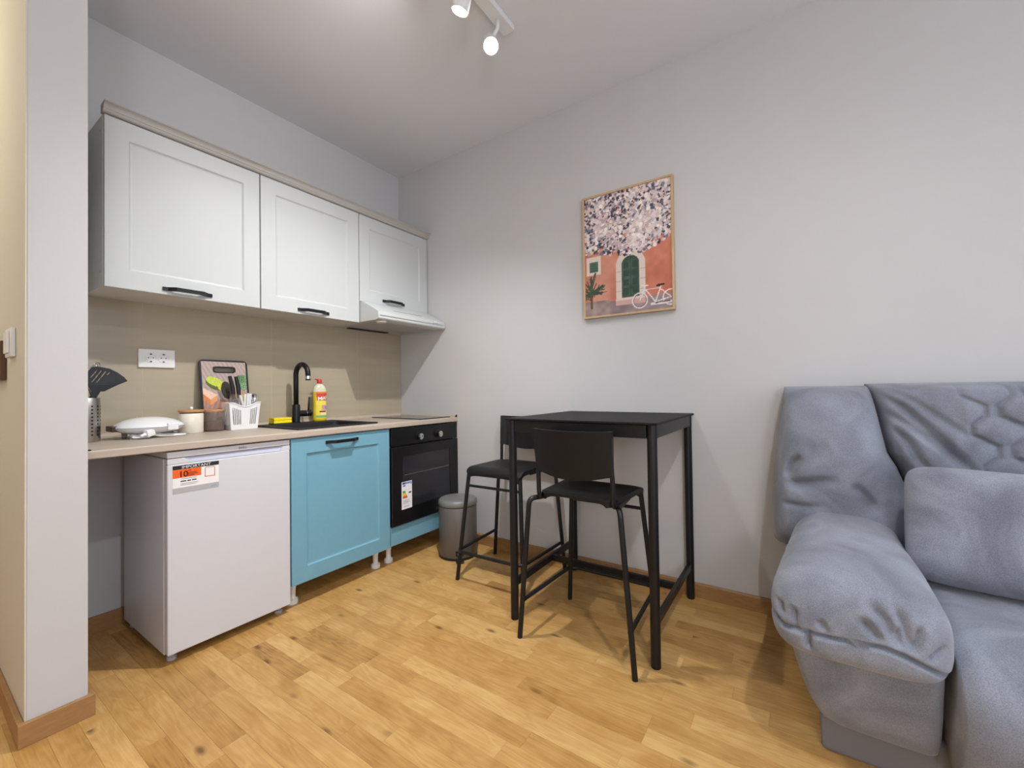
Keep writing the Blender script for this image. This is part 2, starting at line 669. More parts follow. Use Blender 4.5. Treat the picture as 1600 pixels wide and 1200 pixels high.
# back wall with an opening for the added, unseen window
bm = BM()
wx0, wx1, wz0, wz1 = -2.65, -0.45, 0.65, 2.35
box(bm, XL, wx0, YB - 0.12, YB, -0.05, H)
box(bm, wx1, 0, YB - 0.12, YB, -0.05, H)
box(bm, wx0, wx1, YB - 0.12, YB, -0.05, wz0)
box(bm, wx0, wx1, YB - 0.12, YB, wz1, H)
struct('wall_back', bm, M_bouncewall, 'white wall behind the viewer with the added window')
wn = thing('window_1', 'white framed window added unseen in the wall behind the viewer', None, ((wx0 + wx1) / 2, YB - 0.06, wz0))
tag(wn, kind='structure')
bm = BM()
for a in ((wx0, wx1, wz0, wz0 + 0.06), (wx0, wx1, wz1 - 0.06, wz1), (wx0, wx0 + 0.06, wz0, wz1), (wx1 - 0.06, wx1, wz0, wz1),
          ((wx0 + wx1) / 2 - 0.04, (wx0 + wx1) / 2 + 0.04, wz0, wz1)):
    box(bm, a[0], a[1], YB - 0.09, YB - 0.03, a[2], a[3])
obj('window_frame', bm, M_windowframe, wn)
for a, b in ((wx0 + 0.06, (wx0 + wx1) / 2 - 0.04), ((wx0 + wx1) / 2 + 0.04, wx1 - 0.06)):
    obj('pane', bx(a, b, YB - 0.064, YB - 0.058, wz0 + 0.06, wz1 - 0.06), M_pane, wn)

# baseboards
BT, BH = 0.015, 0.07


def board_profile(d):
    return [(0, 0), (-BT * d, 0), (-BT * d, BH - 0.006), (-(BT - 0.006) * d, BH), (0, BH)]


struct('baseboard_right', prism(BM(), [(x, z) for x, z in board_profile(1)], 'y', YB + BT, -0.001), M_base, 'wooden baseboard along the picture wall')
struct('baseboard_far', prism(BM(), [(y, z) for y, z in board_profile(1)], 'x', PX1 + BT, -BT), M_base, 'wooden baseboard behind the fridge')
bm = BM()
box(bm, PX0 - BT - 0.004, PX1 + BT, PYE - BT, PYE - 0.0005, 0, BH, bev=0.002)
box(bm, PX0 - BT - 0.004, PX0 - 0.0045, PYE, YE, 0, BH, bev=0.002)
box(bm, PX1 + 0.0005, PX1 + BT, PYE, -0.001, 0, BH, bev=0.002)
struct('baseboard_partition', bm, M_base, 'wooden baseboard wrapping the partition end')

# corridor fittings on the partition
t = thing('light_switch', 'white light switch on the cream corridor wall at left edge', 'switch', (PX0 - 0.005, -0.45, 1.185))
obj('switch_plate', bx(PX0 - 0.016, PX0 - 0.0042, -0.505, -0.395, 1.185, 1.28, bev=0.003), M_white, t)
obj('rocker', bx(PX0 - 0.022, PX0 - 0.016, -0.485, -0.415, 1.197, 1.268, bev=0.002), M_white, t)
t = thing('key_rack', 'dark brown wooden key rack beside the corridor light switch', 'key rack', (PX0 - 0.005, -0.16, 1.1))
obj('back_plate', bx(PX0 - 0.02, PX0 - 0.0042, -0.325, 0.0, 1.112, 1.25, bev=0.003), M_brownwood, t)
for yk in (-0.26, -0.16, -0.06):
    obj('hook', tube(BM(), fillet([(PX0 - 0.02, yk, 1.16), (PX0 - 0.045, yk, 1.155), (PX0 - 0.045, yk, 1.18)], 0.01), 0.003, 8), M_steel, t, smooth=True)

# ================================================================== LIGHT FITTINGS


def aim_rot(d):
    return Vector(d).normalized().to_track_quat('-Z', 'Y').to_matrix().to_4x4()


def spot_rail(label, y, x0, x1, heads, group):
    r = thing('ceiling_spot_rail', label, 'ceiling light', ((x0 + x1) / 2, y, H - 0.03), group)
    obj('rail', bx(x0, x1, y - 0.03, y + 0.03, H - 0.028, H - 0.0005, bev=0.003), M_lampwhite, r)
    for hx, hy, hz, target, power, size, col in heads:
        face = Vector((hx, hy, hz))
        d = (Vector(target) - face).normalized()
        Rm = aim_rot(d)
        back = face - d * 0.10
        bm = BM()
        n = 28
        prof = [(0.0, 0.10), (0.028, 0.10), (0.034, 0.094), (0.036, 0.0), (0.032, 0.0), (0.031, 0.006), (0.0, 0.006)]
        rings = [[Matrix.Translation(face) @ Rm @ Vector((max(q, 1e-5) * math.cos(2 * math.pi * k / n), max(q, 1e-5) * math.sin(2 * math.pi * k / n), z)) for k in range(n)] for q, z in prof]
        hd = obj('spot_head', ring_loft(bm, rings), M_lampwhite, r, smooth=40)
        bm = BM()
        rings = [[Matrix.Translation(face) @ Rm @ Vector((q * math.cos(2 * math.pi * k / n), q * math.sin(2 * math.pi * k / n), z)) for k in range(n)] for q, z in ((0.0309, 0.0055), (0.0309, 0.002))]
        obj('lamp_lens', ring_loft(bm, rings), M_lampface, hd)
        mid = face - d * 0.06
        obj('joint_arm', tube(BM(), fillet([(mid.x, y, H - 0.026), (mid.x, y, mid.z + 0.05), (mid.x, mid.y, mid.z)], 0.015), 0.008, 10), M_lampwhite, r, smooth=True)
        l = bpy.data.lights.new('spot_beam', 'SPOT')
        l.energy = power
        l.spot_size = math.radians(size)
        l.spot_blend = 1.0
        l.shadow_soft_size = 0.03
        l.color = col
        lo = bpy.data.objects.new('spot_beam', l)
        C.objects.link(lo)
        lo.parent = r
        lo.matrix_local = Matrix.Translation(face + d * 0.004 - WL[r.name]) @ Rm
    return r


WARM = (0.98, 0.98, 0.98)
spot_rail('white ceiling rail with bright spotlights in front of the kitchen', -1.525, -1.5, -0.66, [
    (-0.781, -1.507, 2.60, (-1.9, -2.5, 0.9), 24, 150, WARM),
    (-0.993, -1.506, 2.60, (-1.02, -0.80, 0.6), 150, 116, WARM),
    (-1.25, -1.506, 2.60, (-1.25, 0.0, 2.2), 11, 130, WARM),
], 'ceiling spot rails')
spot_rail('white ceiling rail with spotlights over the living area, unseen behind the viewer', -3.02, -2.1, -1.0, [  # unseen rail added; main beam placed from table and sofa shadows
    (-1.2, -3.0, 2.60, (-0.9, -2.6, 0.0), 12, 140, (0.95, 0.97, 1.0)),
    (-1.8, -3.0, 2.60, (-1.0, -2.1, 0.2), 66, 140, (0.95, 0.97, 1.0)),
], 'ceiling spot rails')
# added corridor lamp, unseen, to warm the corridor face of the partition
t = thing('added_corridor_lamp', 'round frosted ceiling lamp added unseen in the corridor', 'ceiling light', (-2.75, 0.5, H - 0.09))
obj('base_plate', lathe(BM(), [(0.001, H - 0.02), (0.15, H - 0.02), (0.15, H - 0.0005), (0.001, H - 0.0005)], -2.75, 0.5), M_lampwhite, t, smooth=40)
obj('lamp_shade', lathe(BM(), [(0.001, H - 0.09), (0.06, H - 0.086), (0.11, H - 0.07), (0.138, H - 0.04), (0.14, H - 0.02), (0.001, H - 0.02)], -2.75, 0.5),
    mat('frosted_shade', (255, 240, 214), 0.6, emit=((255, 236, 200), 2.5)), t, smooth=40)
l = bpy.data.lights.new('corridor_fill', 'POINT')
l.energy = 26
l.color = (1.0, 0.90, 0.72)
l.shadow_soft_size = 0.12
lo = bpy.data.objects.new('corridor_fill', l)
C.objects.link(lo)
lo.parent = t
lo.location = (0, 0, -0.06)

# invented globe lamp behind the viewer, added to lift and even the light
t = thing('added_floor_lamp', 'opal globe floor lamp added behind the viewer as fill light', 'floor lamp', (-3.1, -3.45, 0))
obj('base', lathe(BM(), [(0.001, 0.0005), (0.15, 0.0005), (0.152, 0.012), (0.02, 0.02), (0.001, 0.02)], -3.1, -3.45, 32), M_black, t, smooth=40)
obj('pole', tube(BM(), [(-3.1, -3.45, 0.018), (-3.1, -3.45, 1.2)], 0.012, 14), M_black, t, smooth=40)
bm = BM()
bmesh.ops.create_uvsphere(bm, u_segments=32, v_segments=18, radius=0.17)
bm.transform(Matrix.Translation((-3.1, -3.45, 1.36)))
obj('lamp_shade', bm, mat('opal_globe', (255, 255, 255), 0.4, emit=((246, 248, 255), 34.0)), t, smooth=True)

# ================================================================== KITCHEN WALL
CT, CB = 0.864, 0.834        # counter top and underside
UB, UT = 1.495, 2.198        # wall cabinets


bs = tag(thing('backsplash', 'taupe stone-look backsplash panels behind the counter', 'backsplash', (-0.96, -0.004, CT)))
obj('joint_bed', bx(PX1 + 0.001, -0.001, -0.0084, -0.0005, CT, UB + 0.02), M_splashgap, bs)
for a, b in ((PX1 + 0.001, -1.6034), (-1.6026, -1.0004), (-0.9996, -0.4004), (-0.3996, -0.001)):
    obj('panel', bx(a, b, -0.009, -0.0085, CT + 0.0005, UB + 0.02, bev=0.0002, seg=1), M_splash, bs)


def shaker_door(x0, x1, z0, z1, yf, th=0.016, fr=0.076, dep=0.008, bevw=0.013):
    """slab door facing -y with a recessed field"""
    bm = BM()
    yb = yf + th
    e = 0.0025

    def ring(ix, y):
        return [(x0 + ix, y, z0 + ix), (x1 - ix, y, z0 + ix), (x1 - ix, y, z1 - ix), (x0 + ix, y, z1 - ix)]
    rings = [ring(0, yb), ring(0, yf + e), ring(e * 0.3, yf + e * 0.3), ring(e, yf), ring(fr, yf), ring(fr + bevw * 0.5, yf + dep * 0.85), ring(fr + bevw, yf + dep)]
    return ring_loft(bm, rings)


def handle(x, z, yf, parent, L=0.195):
    h = L / 2
    out = [(-h, 0), (-h, 0.006), (-h + 0.018, 0.009), (-h + 0.042, 0.033), (h - 0.042, 0.033), (h - 0.018, 0.009), (h, 0.006), (h, 0),
           (h - 0.016, 0), (h - 0.050, 0.021), (-h + 0.050, 0.021), (-h + 0.016, 0)]
    bm = BM()
    # concave outline: build as quads between outer and inner chain
    A = out[:8]
    B = [out[11], out[11], out[11], out[10], out[9], out[8], out[8], out[8]]
    for i in range(7):
        q = [A[i], A[i + 1], B[i + 1], B[i]]
        qq = []
        for p in q:
            if p not in qq:
                qq.append(p)
        if len(qq) < 3:
            continue
        prism(bm, [(x + u, yf - v) for u, v in qq], 'z', z - 0.008, z + 0.008)
    bmesh.ops.remove_doubles(bm, verts=bm.verts, dist=1e-5)
    return obj('handle', bm, M_black, parent)


def wall_cabinet(label, x0, x1, z0, zc, hx, hz):
    t = thing('wall_cabinet', label, 'wall cabinet', ((x0 + x1) / 2, -0.15, zc), 'white wall cabinets')
    bm = BM()
    T = 0.016
    box(bm, x0, x0 + T, -0.298, -0.0005, zc, UT - 0.002)
    box(bm, x1 - T, x1, -0.298, -0.0005, zc, UT - 0.002)
    box(bm, x0 + T, x1 - T, -0.298, -0.0005, zc, zc + T)
    box(bm, x0 + T, x1 - T, -0.298, -0.0005, UT - 0.018, UT - 0.002)
    box(bm, x0 + T, x1 - T, -0.012, -0.01, zc + T, UT - 0.018)
    obj('carcass', bm, M_carcass, t)
    d = obj('door', shaker_door(x0 + 0.0018, x1 - 0.0018, z0, UT - 0.003, -0.3155), M_whitecab, t)
    handle(hx, hz, -0.3155, d, 0.19)
    for q in (0.06, UT - zc - 0.06):
        bm = tube(BM(), [(x0 - 0.0015, -0.27, zc + q), (x0 + 0.001, -0.27, zc + q)], 0.005, 10)
        obj('screw_cap', bm, M_label_g, t)
    return t


wall_cabinet('leftmost white shaker wall cabinet beside the partition', -1.807, -1.207, UB, UB + 0.003, -1.522, 1.520)
wall_cabinet('middle white shaker wall cabinet above the sink', -1.205, -0.606, UB, UB + 0.003, -0.915, 1.520)
wall_cabinet('short white shaker wall cabinet above the range hood', -0.604, -0.006, 1.637, 1.640, -0.330, 1.664)

# crown moulding
prof = [(-0.292, 2.1985), (-0.318, 2.1985), (-0.325, 2.201), (-0.329, 2.206), (-0.330, 2.2105), (-0.333, 2.2115), (-0.3345, 2.218), (-0.338, 2.224), (-0.344, 2.2285),
        (-0.350, 2.231), (-0.353, 2.232), (-0.353, 2.2365), (-0.292, 2.2365)]
tag(obj('cornice', prism(BM(), prof, 'x', -1.811, -0.002), M_crown, smooth=0), 'whitewashed crown moulding along the top of the wall cabinets', 'moulding')

# range hood
t = thing('range_hood', 'white slim range hood with slanted front below the short cabinet', 'range hood', (-0.303, -0.25, 1.497))
hx0, hx1 = -0.602, -0.008
prof = [(-0.010, 1.500), (-0.470, 1.500), (-0.490, 1.506), (-0.494, 1.512), (-0.490, 1.552), (-0.482, 1.556), (-0.330, 1.634), (-0.010, 1.634)]
obj('hood_body', prism(BM(), prof, 'x', hx0, hx1), M_whitecab, t)
obj('control_strip', bx(hx0 + 0.012, hx1 - 0.012, -0.4965, -0.4905, 1.526, 1.531), M_label_g, t)
obj('grease_filter', bx(hx0 + 0.05, hx1 - 0.05, -0.42, -0.08, 1.4985, 1.5), M_label_g, t)
obj('rear_vent', bx(hx0 + 0.10, hx1 - 0.16, -0.068, -0.03, 1.494, 1.4995), M_dark, t)
obj('lamp_cover', lathe(BM(), [(0.001, 1.490), (0.03, 1.490), (0.034, 1.4995), (0.001, 1.4995)], hx0 + 0.065, -0.44, 20), M_white, t, smooth=40)
for q in (-0.12, -0.10, -0.08):
    obj('button', bx(q - 0.006, q + 0.006, -0.4985, -0.4925, 1.536, 1.544), M_white, t)
obj('slider_slot', prism(BM(), [(-0.4335, 1.5815), (-0.4365, 1.580), (-0.4375, 1.5785), (-0.43, 1.5815)], 'x', hx0 + 0.17, hx1 - 0.17), M_dark, t)

# socket
t = thing('wall_socket', 'white double wall socket on the taupe backsplash', 'socket', (-1.55, -0.0095, 1.186))
obj('cover_plate', bx(-1.622, -1.478, -0.020, -0.0092, 1.186, 1.275, bev=0.003), M_white, t)
for sx in (-1.575, -1.525):
    bm = BM()
    n = 28
    rings = [[(sx + r * math.cos(2 * math.pi * k / n), y, 1.233 + r * math.sin(2 * math.pi * k / n)) for k in range(n)]
             for r, y in ((0.0225, -0.0202), (0.0225, -0.0225), (0.0205, -0.0225), (0.0195, -0.0206), (0.0001, -0.0206))]
    f = obj('socket_face', ring_loft(bm, rings), M_white, t, smooth=40)
    bm = BM()
    for dx in (-0.0095, 0.0095):
        tube(bm, [(sx + dx, -0.0205, 1.233), (sx + dx, -0.0210, 1.233)], 0.0025, 10)
    for dz in (-0.018, 0.018):
        box(bm, sx - 0.004, sx + 0.004, -0.0232, -0.0206, 1.233 + dz - 0.0025, 1.233 + dz + 0.0025)
    obj('contact', bm, M_dark, f)

# ------------------------------------------------------------------ countertop
ct = thing('countertop', 'beige laminate countertop running along the kitchen wall', 'countertop', (-0.96, -0.3, CB))
SX0, SX1, SY0, SY1 = -1.13, -0.635, -0.53, -0.055       # sink outline
bm = BM()
X0, X1 = PX1 + 0.001, -0.0015
edge = [(-0.548, CB), (-0.597, CB), (-0.6, CB + 0.003), (-0.6, CT - 0.005), (-0.5985, CT - 0.0015), (-0.595, CT), (-0.548, CT)]
prism(bm, [(y, z) for y, z in edge], 'x', X0, X1)
HX0, HX1, HY0, HY1 = SX0 + 0.02, SX1 - 0.02, SY0 + 0.02, SY1 - 0.02
box(bm, X0, HX0, -0.548, -0.010, CB, CT)
box(bm, HX1, X1, -0.548, -0.010, CB, CT)
box(bm, HX0, HX1, -0.548, HY0, CB, CT)
box(bm, HX0, HX1, HY1, -0.010, CB, CT)
bmesh.ops.remove_doubles(bm, verts=bm.verts, dist=1e-6)
obj('slab', bm, M_counter, ct)
obj('wall_strip', prism(BM(), [(-0.0095, CT), (-0.026, CT), (-0.026, CT + 0.004), (-0.012, CT + 0.018), (-0.0095, CT + 0.018)], 'x', X0, -0.018), M_counter, ct)
obj('wall_strip', prism(BM(), [(-0.0015, CT), (-0.016, CT), (-0.016, CT + 0.004), (-0.004, CT + 0.016), (-0.0015, CT + 0.016)], 'y', -0.588, -0.010), M_counter, ct)
obj('end_cap', prism(BM(), [(-0.0015, CT), (-0.017, CT), (-0.017, CT + 0.005), (-0.004, CT + 0.018), (-0.0015, CT + 0.018)], 'y', -0.594, -0.588), M_black, ct)
obj('edge_bracket', bx(X0, X0 + 0.02, -0.597, -0.575, CT, CT + 0.003), M_black, ct)

# ------------------------------------------------------------------ sink cabinet


def cabinet_leg(x, y, parent):
    prof = [(0.001, 0.0), (0.026, 0.0), (0.027, 0.006), (0.026, 0.022), (0.018, 0.026), (0.015, 0.03), (0.0155, 0.07), (0.019, 0.085), (0.019, 0.117), (0.001, 0.117)]
    return obj('leg', lathe(BM(), prof, x, y, 20), M_white, parent, smooth=40)


t = thing('sink_cabinet', 'blue shaker base cabinet under the sink on white legs', 'base cabinet', (-0.9, -0.3, 0))
bm = BM()
for a in ((-1.2, -1.184, -0.567, -0.03, 0.117, CB - 0.001), (-0.618, -0.602, -0.567, -0.03, 0.117, CB - 0.001),
          (-1.184, -0.618, -0.567, -0.03, 0.117, 0.133), (-1.184, -0.618, -0.034, -0.03, 0.133, CB - 0.05), (-1.184, -0.618, -0.56, -0.543, CB - 0.035, CB - 0.001)):
    box(bm, *a)
obj('carcass', bm, M_carcass, t)
d = obj('door', shaker_door(-1.198, -0.604, 0.118, CB - 0.006, -0.587, th=0.018, fr=0.076), M_blue, t)
handle(-0.921, 0.795, -0.587, d)
for lx in (-1.15, -0.645):
    for ly in (-0.50, -0.09):
        cabinet_leg(lx, ly, t)

# oven cabinet
t = thing('oven_cabinet', 'oven housing cabinet with a low blue plinth drawer front', 'base cabinet', (-0.3, -0.3, 0))
bm = BM()
for a in ((-0.6, -0.584, -0.567, -0.03, 0.117, CB - 0.001), (-0.022, -0.006, -0.567, -0.03, 0.117, CB - 0.001), (-0.584, -0.022, -0.567, -0.03, 0.117, 0.133),
          (-0.584, -0.022, -0.567, -0.03, 0.218, 0.232)):
    box(bm, *a)
obj('carcass', bm, M_carcass, t)
obj('drawer_front', bx(-0.598, -0.008, -0.587, -0.569, 0.122, 0.233, bev=0.003), M_blue, t)
for lx in (-0.548, -0.06):
    for ly in (-0.50, -0.09):
        cabinet_leg(lx, ly, t)

# ------------------------------------------------------------------ oven
t = thing('oven', 'black built-in oven with two round knobs beside the blue door', 'oven', (-0.303, -0.35, 0.2335))
obj('oven_body', bx(-0.578, -0.028, -0.575, -0.06, 0.2335, 0.815), M_dark, t)
obj('control_panel', bx(-0.598, -0.008, -0.598, -0.575, 0.722, CB - 0.006, bev=0.003), M_ovenblack, t)
# door frame with window opening
bm = BM()
D = (-0.598, -0.008, 0.240, 0.714)
Wd = (-0.515, -0.092, 0.335, 0.655)


def rr(a, y):
    return [(a[0], y, a[2]), (a[1], y, a[2]), (a[1], y, a[3]), (a[0], y, a[3])]


ring_loft(bm, [rr(D, -0.576), rr(D, -0.601), rr((D[0] + .002, D[1] - .002, D[2] + .002, D[3] - .002), -0.603), rr(Wd, -0.603), rr(Wd, -0.598)], True, True, False)
dr = obj('door', bm, M_ovenblack, t)
obj('window', bx(Wd[0], Wd[1], -0.6005, -0.597, Wd[2], Wd[3]), M_ovenglass, dr)
obj('rack_edge', bx(-0.50, -0.10, -0.6015, -0.6004, 0.535, 0.538), M_steel, dr)
me = text_mesh('beko', 0.03, frame_y(-0.235, -0.6034, 0.262), 0.0002)
finish('lettering', me, mat('oven_logo', (70, 70, 74), 0.4), dr, None, 0)
for kx in (-0.383, -0.205):
    bm = BM()
    n = 24
    rings = [[(kx + r * math.cos(2 * math.pi * k / n), y, 0.765 + r * math.sin(2 * math.pi * k / n)) for k in range(n)]
             for r, y in ((0.026, -0.598), (0.026, -0.602), (0.020, -0.604), (0.019, -0.624))]
    kb = obj('knob', ring_loft(bm, rings), M_ovenblack, t, smooth=40)
    bm = BM()
    rings = [[(kx + r * math.cos(2 * math.pi * k / n), y, 0.765 + r * math.sin(2 * math.pi * k / n)) for k in range(n)]
             for r, y in ((0.0200, -0.622), (0.0205, -0.624), (0.0200, -0.628), (0.012, -0.630), (0.011, -0.6292), (0.0001, -0.6292))]
    obj('knob_cap', ring_loft(bm, rings), M_chrome, kb, smooth=40)

# energy label
img = np.full((68, 34, 3), 238.0)


def rect(im, u0, u1, v0, v1, c):
    h, w_ = im.shape[:2]
    im[int(v0 * h):int(math.ceil(v1 * h)), int(u0 * w_):int(math.ceil(u1 * w_))] = c


rect(img, 0.1, 0.35, 0.90, 0.96, (40, 60, 140))
rect(img, 0.38, 0.82, 0.90, 0.96, (120, 150, 205))
rect(img, 0.86, 0.93, 0.88, 0.97, (70, 100, 180))
rect(img, 0.16, 0.36, 0.835, 0.855, (60, 70, 110))
for k, c in enumerate(((40, 130, 70), (120, 170, 60), (200, 205, 60), (240, 205, 60), (236, 160, 60), (222, 110, 50), (176, 70, 44))):
    rect(img, 0.12, 0.34 + 0.035 * k, 0.62 - 0.036 * k, 0.65 - 0.036 * k, c)
rect(img, 0.68, 0.90, 0.545, 0.60, (40, 62, 52))
for v in (0.32, 0.27, 0.24, 0.2, 0.12, 0.08):
    rect(img, 0.14 + 0.1 * rng.random(), 0.6 + 0.2 * rng.random(), v, v + 0.012, (190, 192, 205))
paint_grid('energy_label', img, lambda u, v: (-0.529 + 0.084 * u, -0.6040, 0.329 + 0.168 * v), M_energyprint, dr)

# ------------------------------------------------------------------ fridge
FX0, FX1, FY = -1.684, -1.204, -0.586
t = thing('refrigerator', 'small white under-counter refrigerator with an orange and black sticker', 'refrigerator', (-1.44, -0.33, 0))
obj('body', bx(FX0, FX1, -0.546, -0.055, 0.032, 0.800, bev=0.004), M_fridge, t)
obj('top_panel', bx(FX0, FX1, FY, -0.055, 0.8035, 0.8285, bev=0.004), M_fridge, t)
dr = obj('door', bx(FX0, FX1, FY, -0.550, 0.040, 0.779, bev=0.005, seg=3), M_fridge, t)
# grip band above the door: raised blocks left and right, a scooped recess in between
z0, z1 = 0.780, 0.8015
a0, a1, b1, b0 = FX0 + 0.090, FX0 + 0.055, FX1 - 0.032, FX1 - 0.052
for e0, e1, e2 in ((FX0 + .001, a1, a0), (FX1 - .001, b1, b0)):
    # raised block with a wedge running out into the recess
    ring_loft(bm := BM(), [[(e0, FY + .001, z0), (e2, FY + .001, z0), (e1, FY + .001, z1), (e0, FY + .001, z1)],
                           [(e0, -0.552, z0), (e1, -0.562, z0), (e1, -0.562, z1), (e0, -0.552, z1)]])
    obj('grip_band', bm, M_fridge, dr)
bm = BM()
V = [bm.verts.new(p) for p in ((a0, FY + .002, z0 + .0005), (b0, FY + .002, z0 + .0005), (b1, FY + .010, z1), (a1, FY + .010, z1), (a1, FY + .002, z1), (b1, FY + .002, z1))]
bm.faces.new((V[0], V[1], V[2], V[3]))
bm.faces.new((V[0], V[3], V[4]))
bm.faces.new((V[1], V[5], V[2]))
obj('grip_recess', bm, M_fridgegrey, dr)
obj('door_gasket', bx(FX0 + 0.006, FX1 - 0.006, -0.551, -0.5455, 0.045, 0.795), M_label_g, t)
for fx in (FX0 + 0.03, FX1 - 0.03):
    for fy in (-0.53, -0.09):
        obj('foot', lathe(BM(), [(0.001, 0), (0.017, 0), (0.017, 0.012), (0.010, 0.014), (0.010, 0.033), (0.001, 0.033)], fx, fy, 16), M_label_g, t, smooth=40)
finish('lettering', text_mesh('beko', 0.017, frame_y(-1.43, FY - 0.0006, 0.8105), 0.0002), mat('fridge_logo', (110, 108, 112), 0.3, metal=0.6), t, None, 0)
# sticker
sx0, sx1, sz0, sz1 = -1.667, -1.507, 0.662, 0.772
st = obj('sticker', bx(sx0, sx1, FY - 0.0005, FY - 0.0001, sz0, sz1), M_label_w, dr)
st['label'] = 'IMPORTANT sticker with orange block'
ys = FY - 0.0008


def patch(name, u0, u1, v0, v1, m, off=0.0):
    obj(name, bx(sx0 + u0 * (sx1 - sx0), sx0 + u1 * (sx1 - sx0), ys - off, ys - off + 0.0002, sz0 + v0 * (sz1 - sz0), sz0 + v1 * (sz1 - sz0)), m, st)


patch('black_band', 0.0, 1.0, 0.855, 1.0, M_label_k)
patch('orange_block', 0.0, 0.6, 0.555, 0.85, M_label_o)
patch('grey_band', 0.0, 1.0, 0.0, 0.20, M_label_g)
bm = BM()
for a in ((0.68, 0.91, 0.46, 0.485), (0.68, 0.695, 0.46, 0.80), (0.895, 0.91, 0.46, 0.80), (0.68, 0.91, 0.785, 0.80)):
    box(bm, sx0 + a[0] * (sx1 - sx0), sx0 + a[1] * (sx1 - sx0), ys, ys + 0.0002, sz0 + a[2] * (sz1 - sz0), sz0 + a[3] * (sz1 - sz0))
obj('red_frame', bm, M_label_r, st)
finish('lettering', text_mesh('IMPORTANT', 0.0150, frame_y((sx0 + sx1) / 2, ys - 0.0004, 0.7588), 0.0001, 'CENTER', 0.0, 1.2), M_label_w, st, None, 0)
finish('lettering', text_mesh('10', 0.032, frame_y(-1.648, ys - 0.0004, 0.726), 0.0001, 'LEFT', 0.001, 1.0), M_label_dr, st, None, 0)
bm = BM()
for u0, u1, v0, m_ in ((0.31, 0.39, 0.775, 0), (0.31, 0.5, 0.70, 0), (0.31, 0.53, 0.65, 0), (0.31, 0.45, 0.60, 0)):
    box(bm, sx0 + u0 * .16, sx0 + u1 * .16, ys - 0.0004, ys - 0.0002, sz0 + v0 * .11, sz0 + (v0 + 0.022) * .11)
tag(obj('small_print', bm, M_label_dr, st), kind='stuff')
bm = BM()
for u0, u1, v0 in ((0.17, 0.5, 0.50), (0.16, 0.28, 0.405), (0.30, 0.38, 0.405), (0.40, 0.5, 0.405), (0.16, 0.54, 0.33), (0.16, 0.5, 0.28), (0.7, 0.9, 0.83)):
    hh = 0.04 if v0 == 0.405 else 0.012
    box(bm, sx0 + u0 * .16, sx0 + u1 * .16, ys, ys + 0.0002, sz0 + v0 * .11, sz0 + (v0 + hh) * .11)
tag(obj('small_print', bm, M_label_k, st), kind='stuff')
finish('lettering', text_mesh('beko', 0.010, frame_y(-1.535, ys - 0.0004, 0.669), 0.0001), M_label_lb, st, None, 0)

# ------------------------------------------------------------------ sink and tap
t = thing('kitchen_sink', 'black granite inset sink in the beige countertop', 'sink', ((SX0 + SX1) / 2, (SY0 + SY1) / 2, CT))
DZ = CT + 0.008
bm = BM()


def rrz(x0, x1, y0, y1, r, z):
    return [(x, y, z) for x, y in rrect(x0, x1, y0, y1, r)]


bx0, bx1, by0, by1 = SX0 + 0.035, SX1 - 0.035, SY0 + 0.035, SY1 - 0.105
ring_loft(bm, [rrz(SX0, SX1, SY0, SY1, 0.014, CT + 0.0003), rrz(SX0, SX1, SY0, SY1, 0.014, CT + 0.006), rrz(SX0 + .003, SX1 - .003, SY0 + .003, SY1 - .003, 0.012, DZ),
               rrz(bx0, bx1, by0, by1, 0.03, DZ), rrz(bx0 + .004, bx1 - .004, by0 + .004, by1 - .004, 0.03, DZ - 0.004),
               rrz(bx0 + .014, bx1 - .014, by0 + .014, by1 - .014, 0.04, CT - 0.145), rrz(bx0 + .05, bx1 - .05, by0 + .05, by1 - .05, 0.04, CT - 0.16)], True, False, True)
obj('basin', bm, M_granite, t, smooth=35)
obj('drain', lathe(BM(), [(0.001, CT - 0.159), (0.04, CT - 0.159), (0.042, CT - 0.156), (0.03, CT - 0.155), (0.001, CT - 0.157)], (bx0 + bx1) / 2, (by0 + by1) / 2, 24), M_chrome, t, smooth=40)

t = thing('kitchen_tap', 'black swan-neck kitchen tap with a side lever on the sink', 'tap', (-0.905, -0.105, DZ))
tx, ty = -0.905, -0.105
obj('tap_base', lathe(BM(), [(0.001, DZ), (0.026, DZ), (0.026, DZ + 0.004), (0.022, DZ + 0.006), (0.022, DZ + 0.105), (0.020, DZ + 0.11), (0.001, DZ + 0.11)], tx, ty, 24), M_black, t, smooth=40)
arc = [(tx, ty, DZ + 0.108)]
zt = 1.160
arc.append((tx, ty, zt - 0.05))
for k in range(17):
    a = math.radians(180 - 11.2 * k)
    arc.append((tx, ty - 0.065 - 0.065 * math.cos(a), zt + 0.062 * math.sin(a)))
arc.append((tx, ty - 0.1305, zt - 0.01))
obj('spout', tube(BM(), arc, 0.0145, 16), M_black, t, smooth=True)
e = arc[-1]
obj('aerator', tube(BM(), [(e[0], e[1], e[2] + 0.002), (e[0], e[1], e[2] - 0.016)], 0.0152, 16), M_chrome, t, smooth=40)
obj('aerator_tip', tube(BM(), [(e[0], e[1], e[2] - 0.016), (e[0], e[1], e[2] - 0.024)], 0.0140, 16), M_black, t, smooth=40)
obj('valve_body', tube(BM(), [(tx + 0.015, ty, DZ + 0.055), (tx + 0.058, ty, DZ + 0.055)], 0.019, 18), M_black, t, smooth=40)
obj('trim_ring', tube(BM(), [(tx + 0.058, ty, DZ + 0.055), (tx + 0.062, ty, DZ + 0.055)], 0.0195, 18), M_chrome, t, smooth=40)
lv = obj('lever_hub', tube(BM(), [(tx + 0.062, ty, DZ + 0.055), (tx + 0.092, ty, DZ + 0.055)], 0.019, 18), M_black, t, smooth=40)
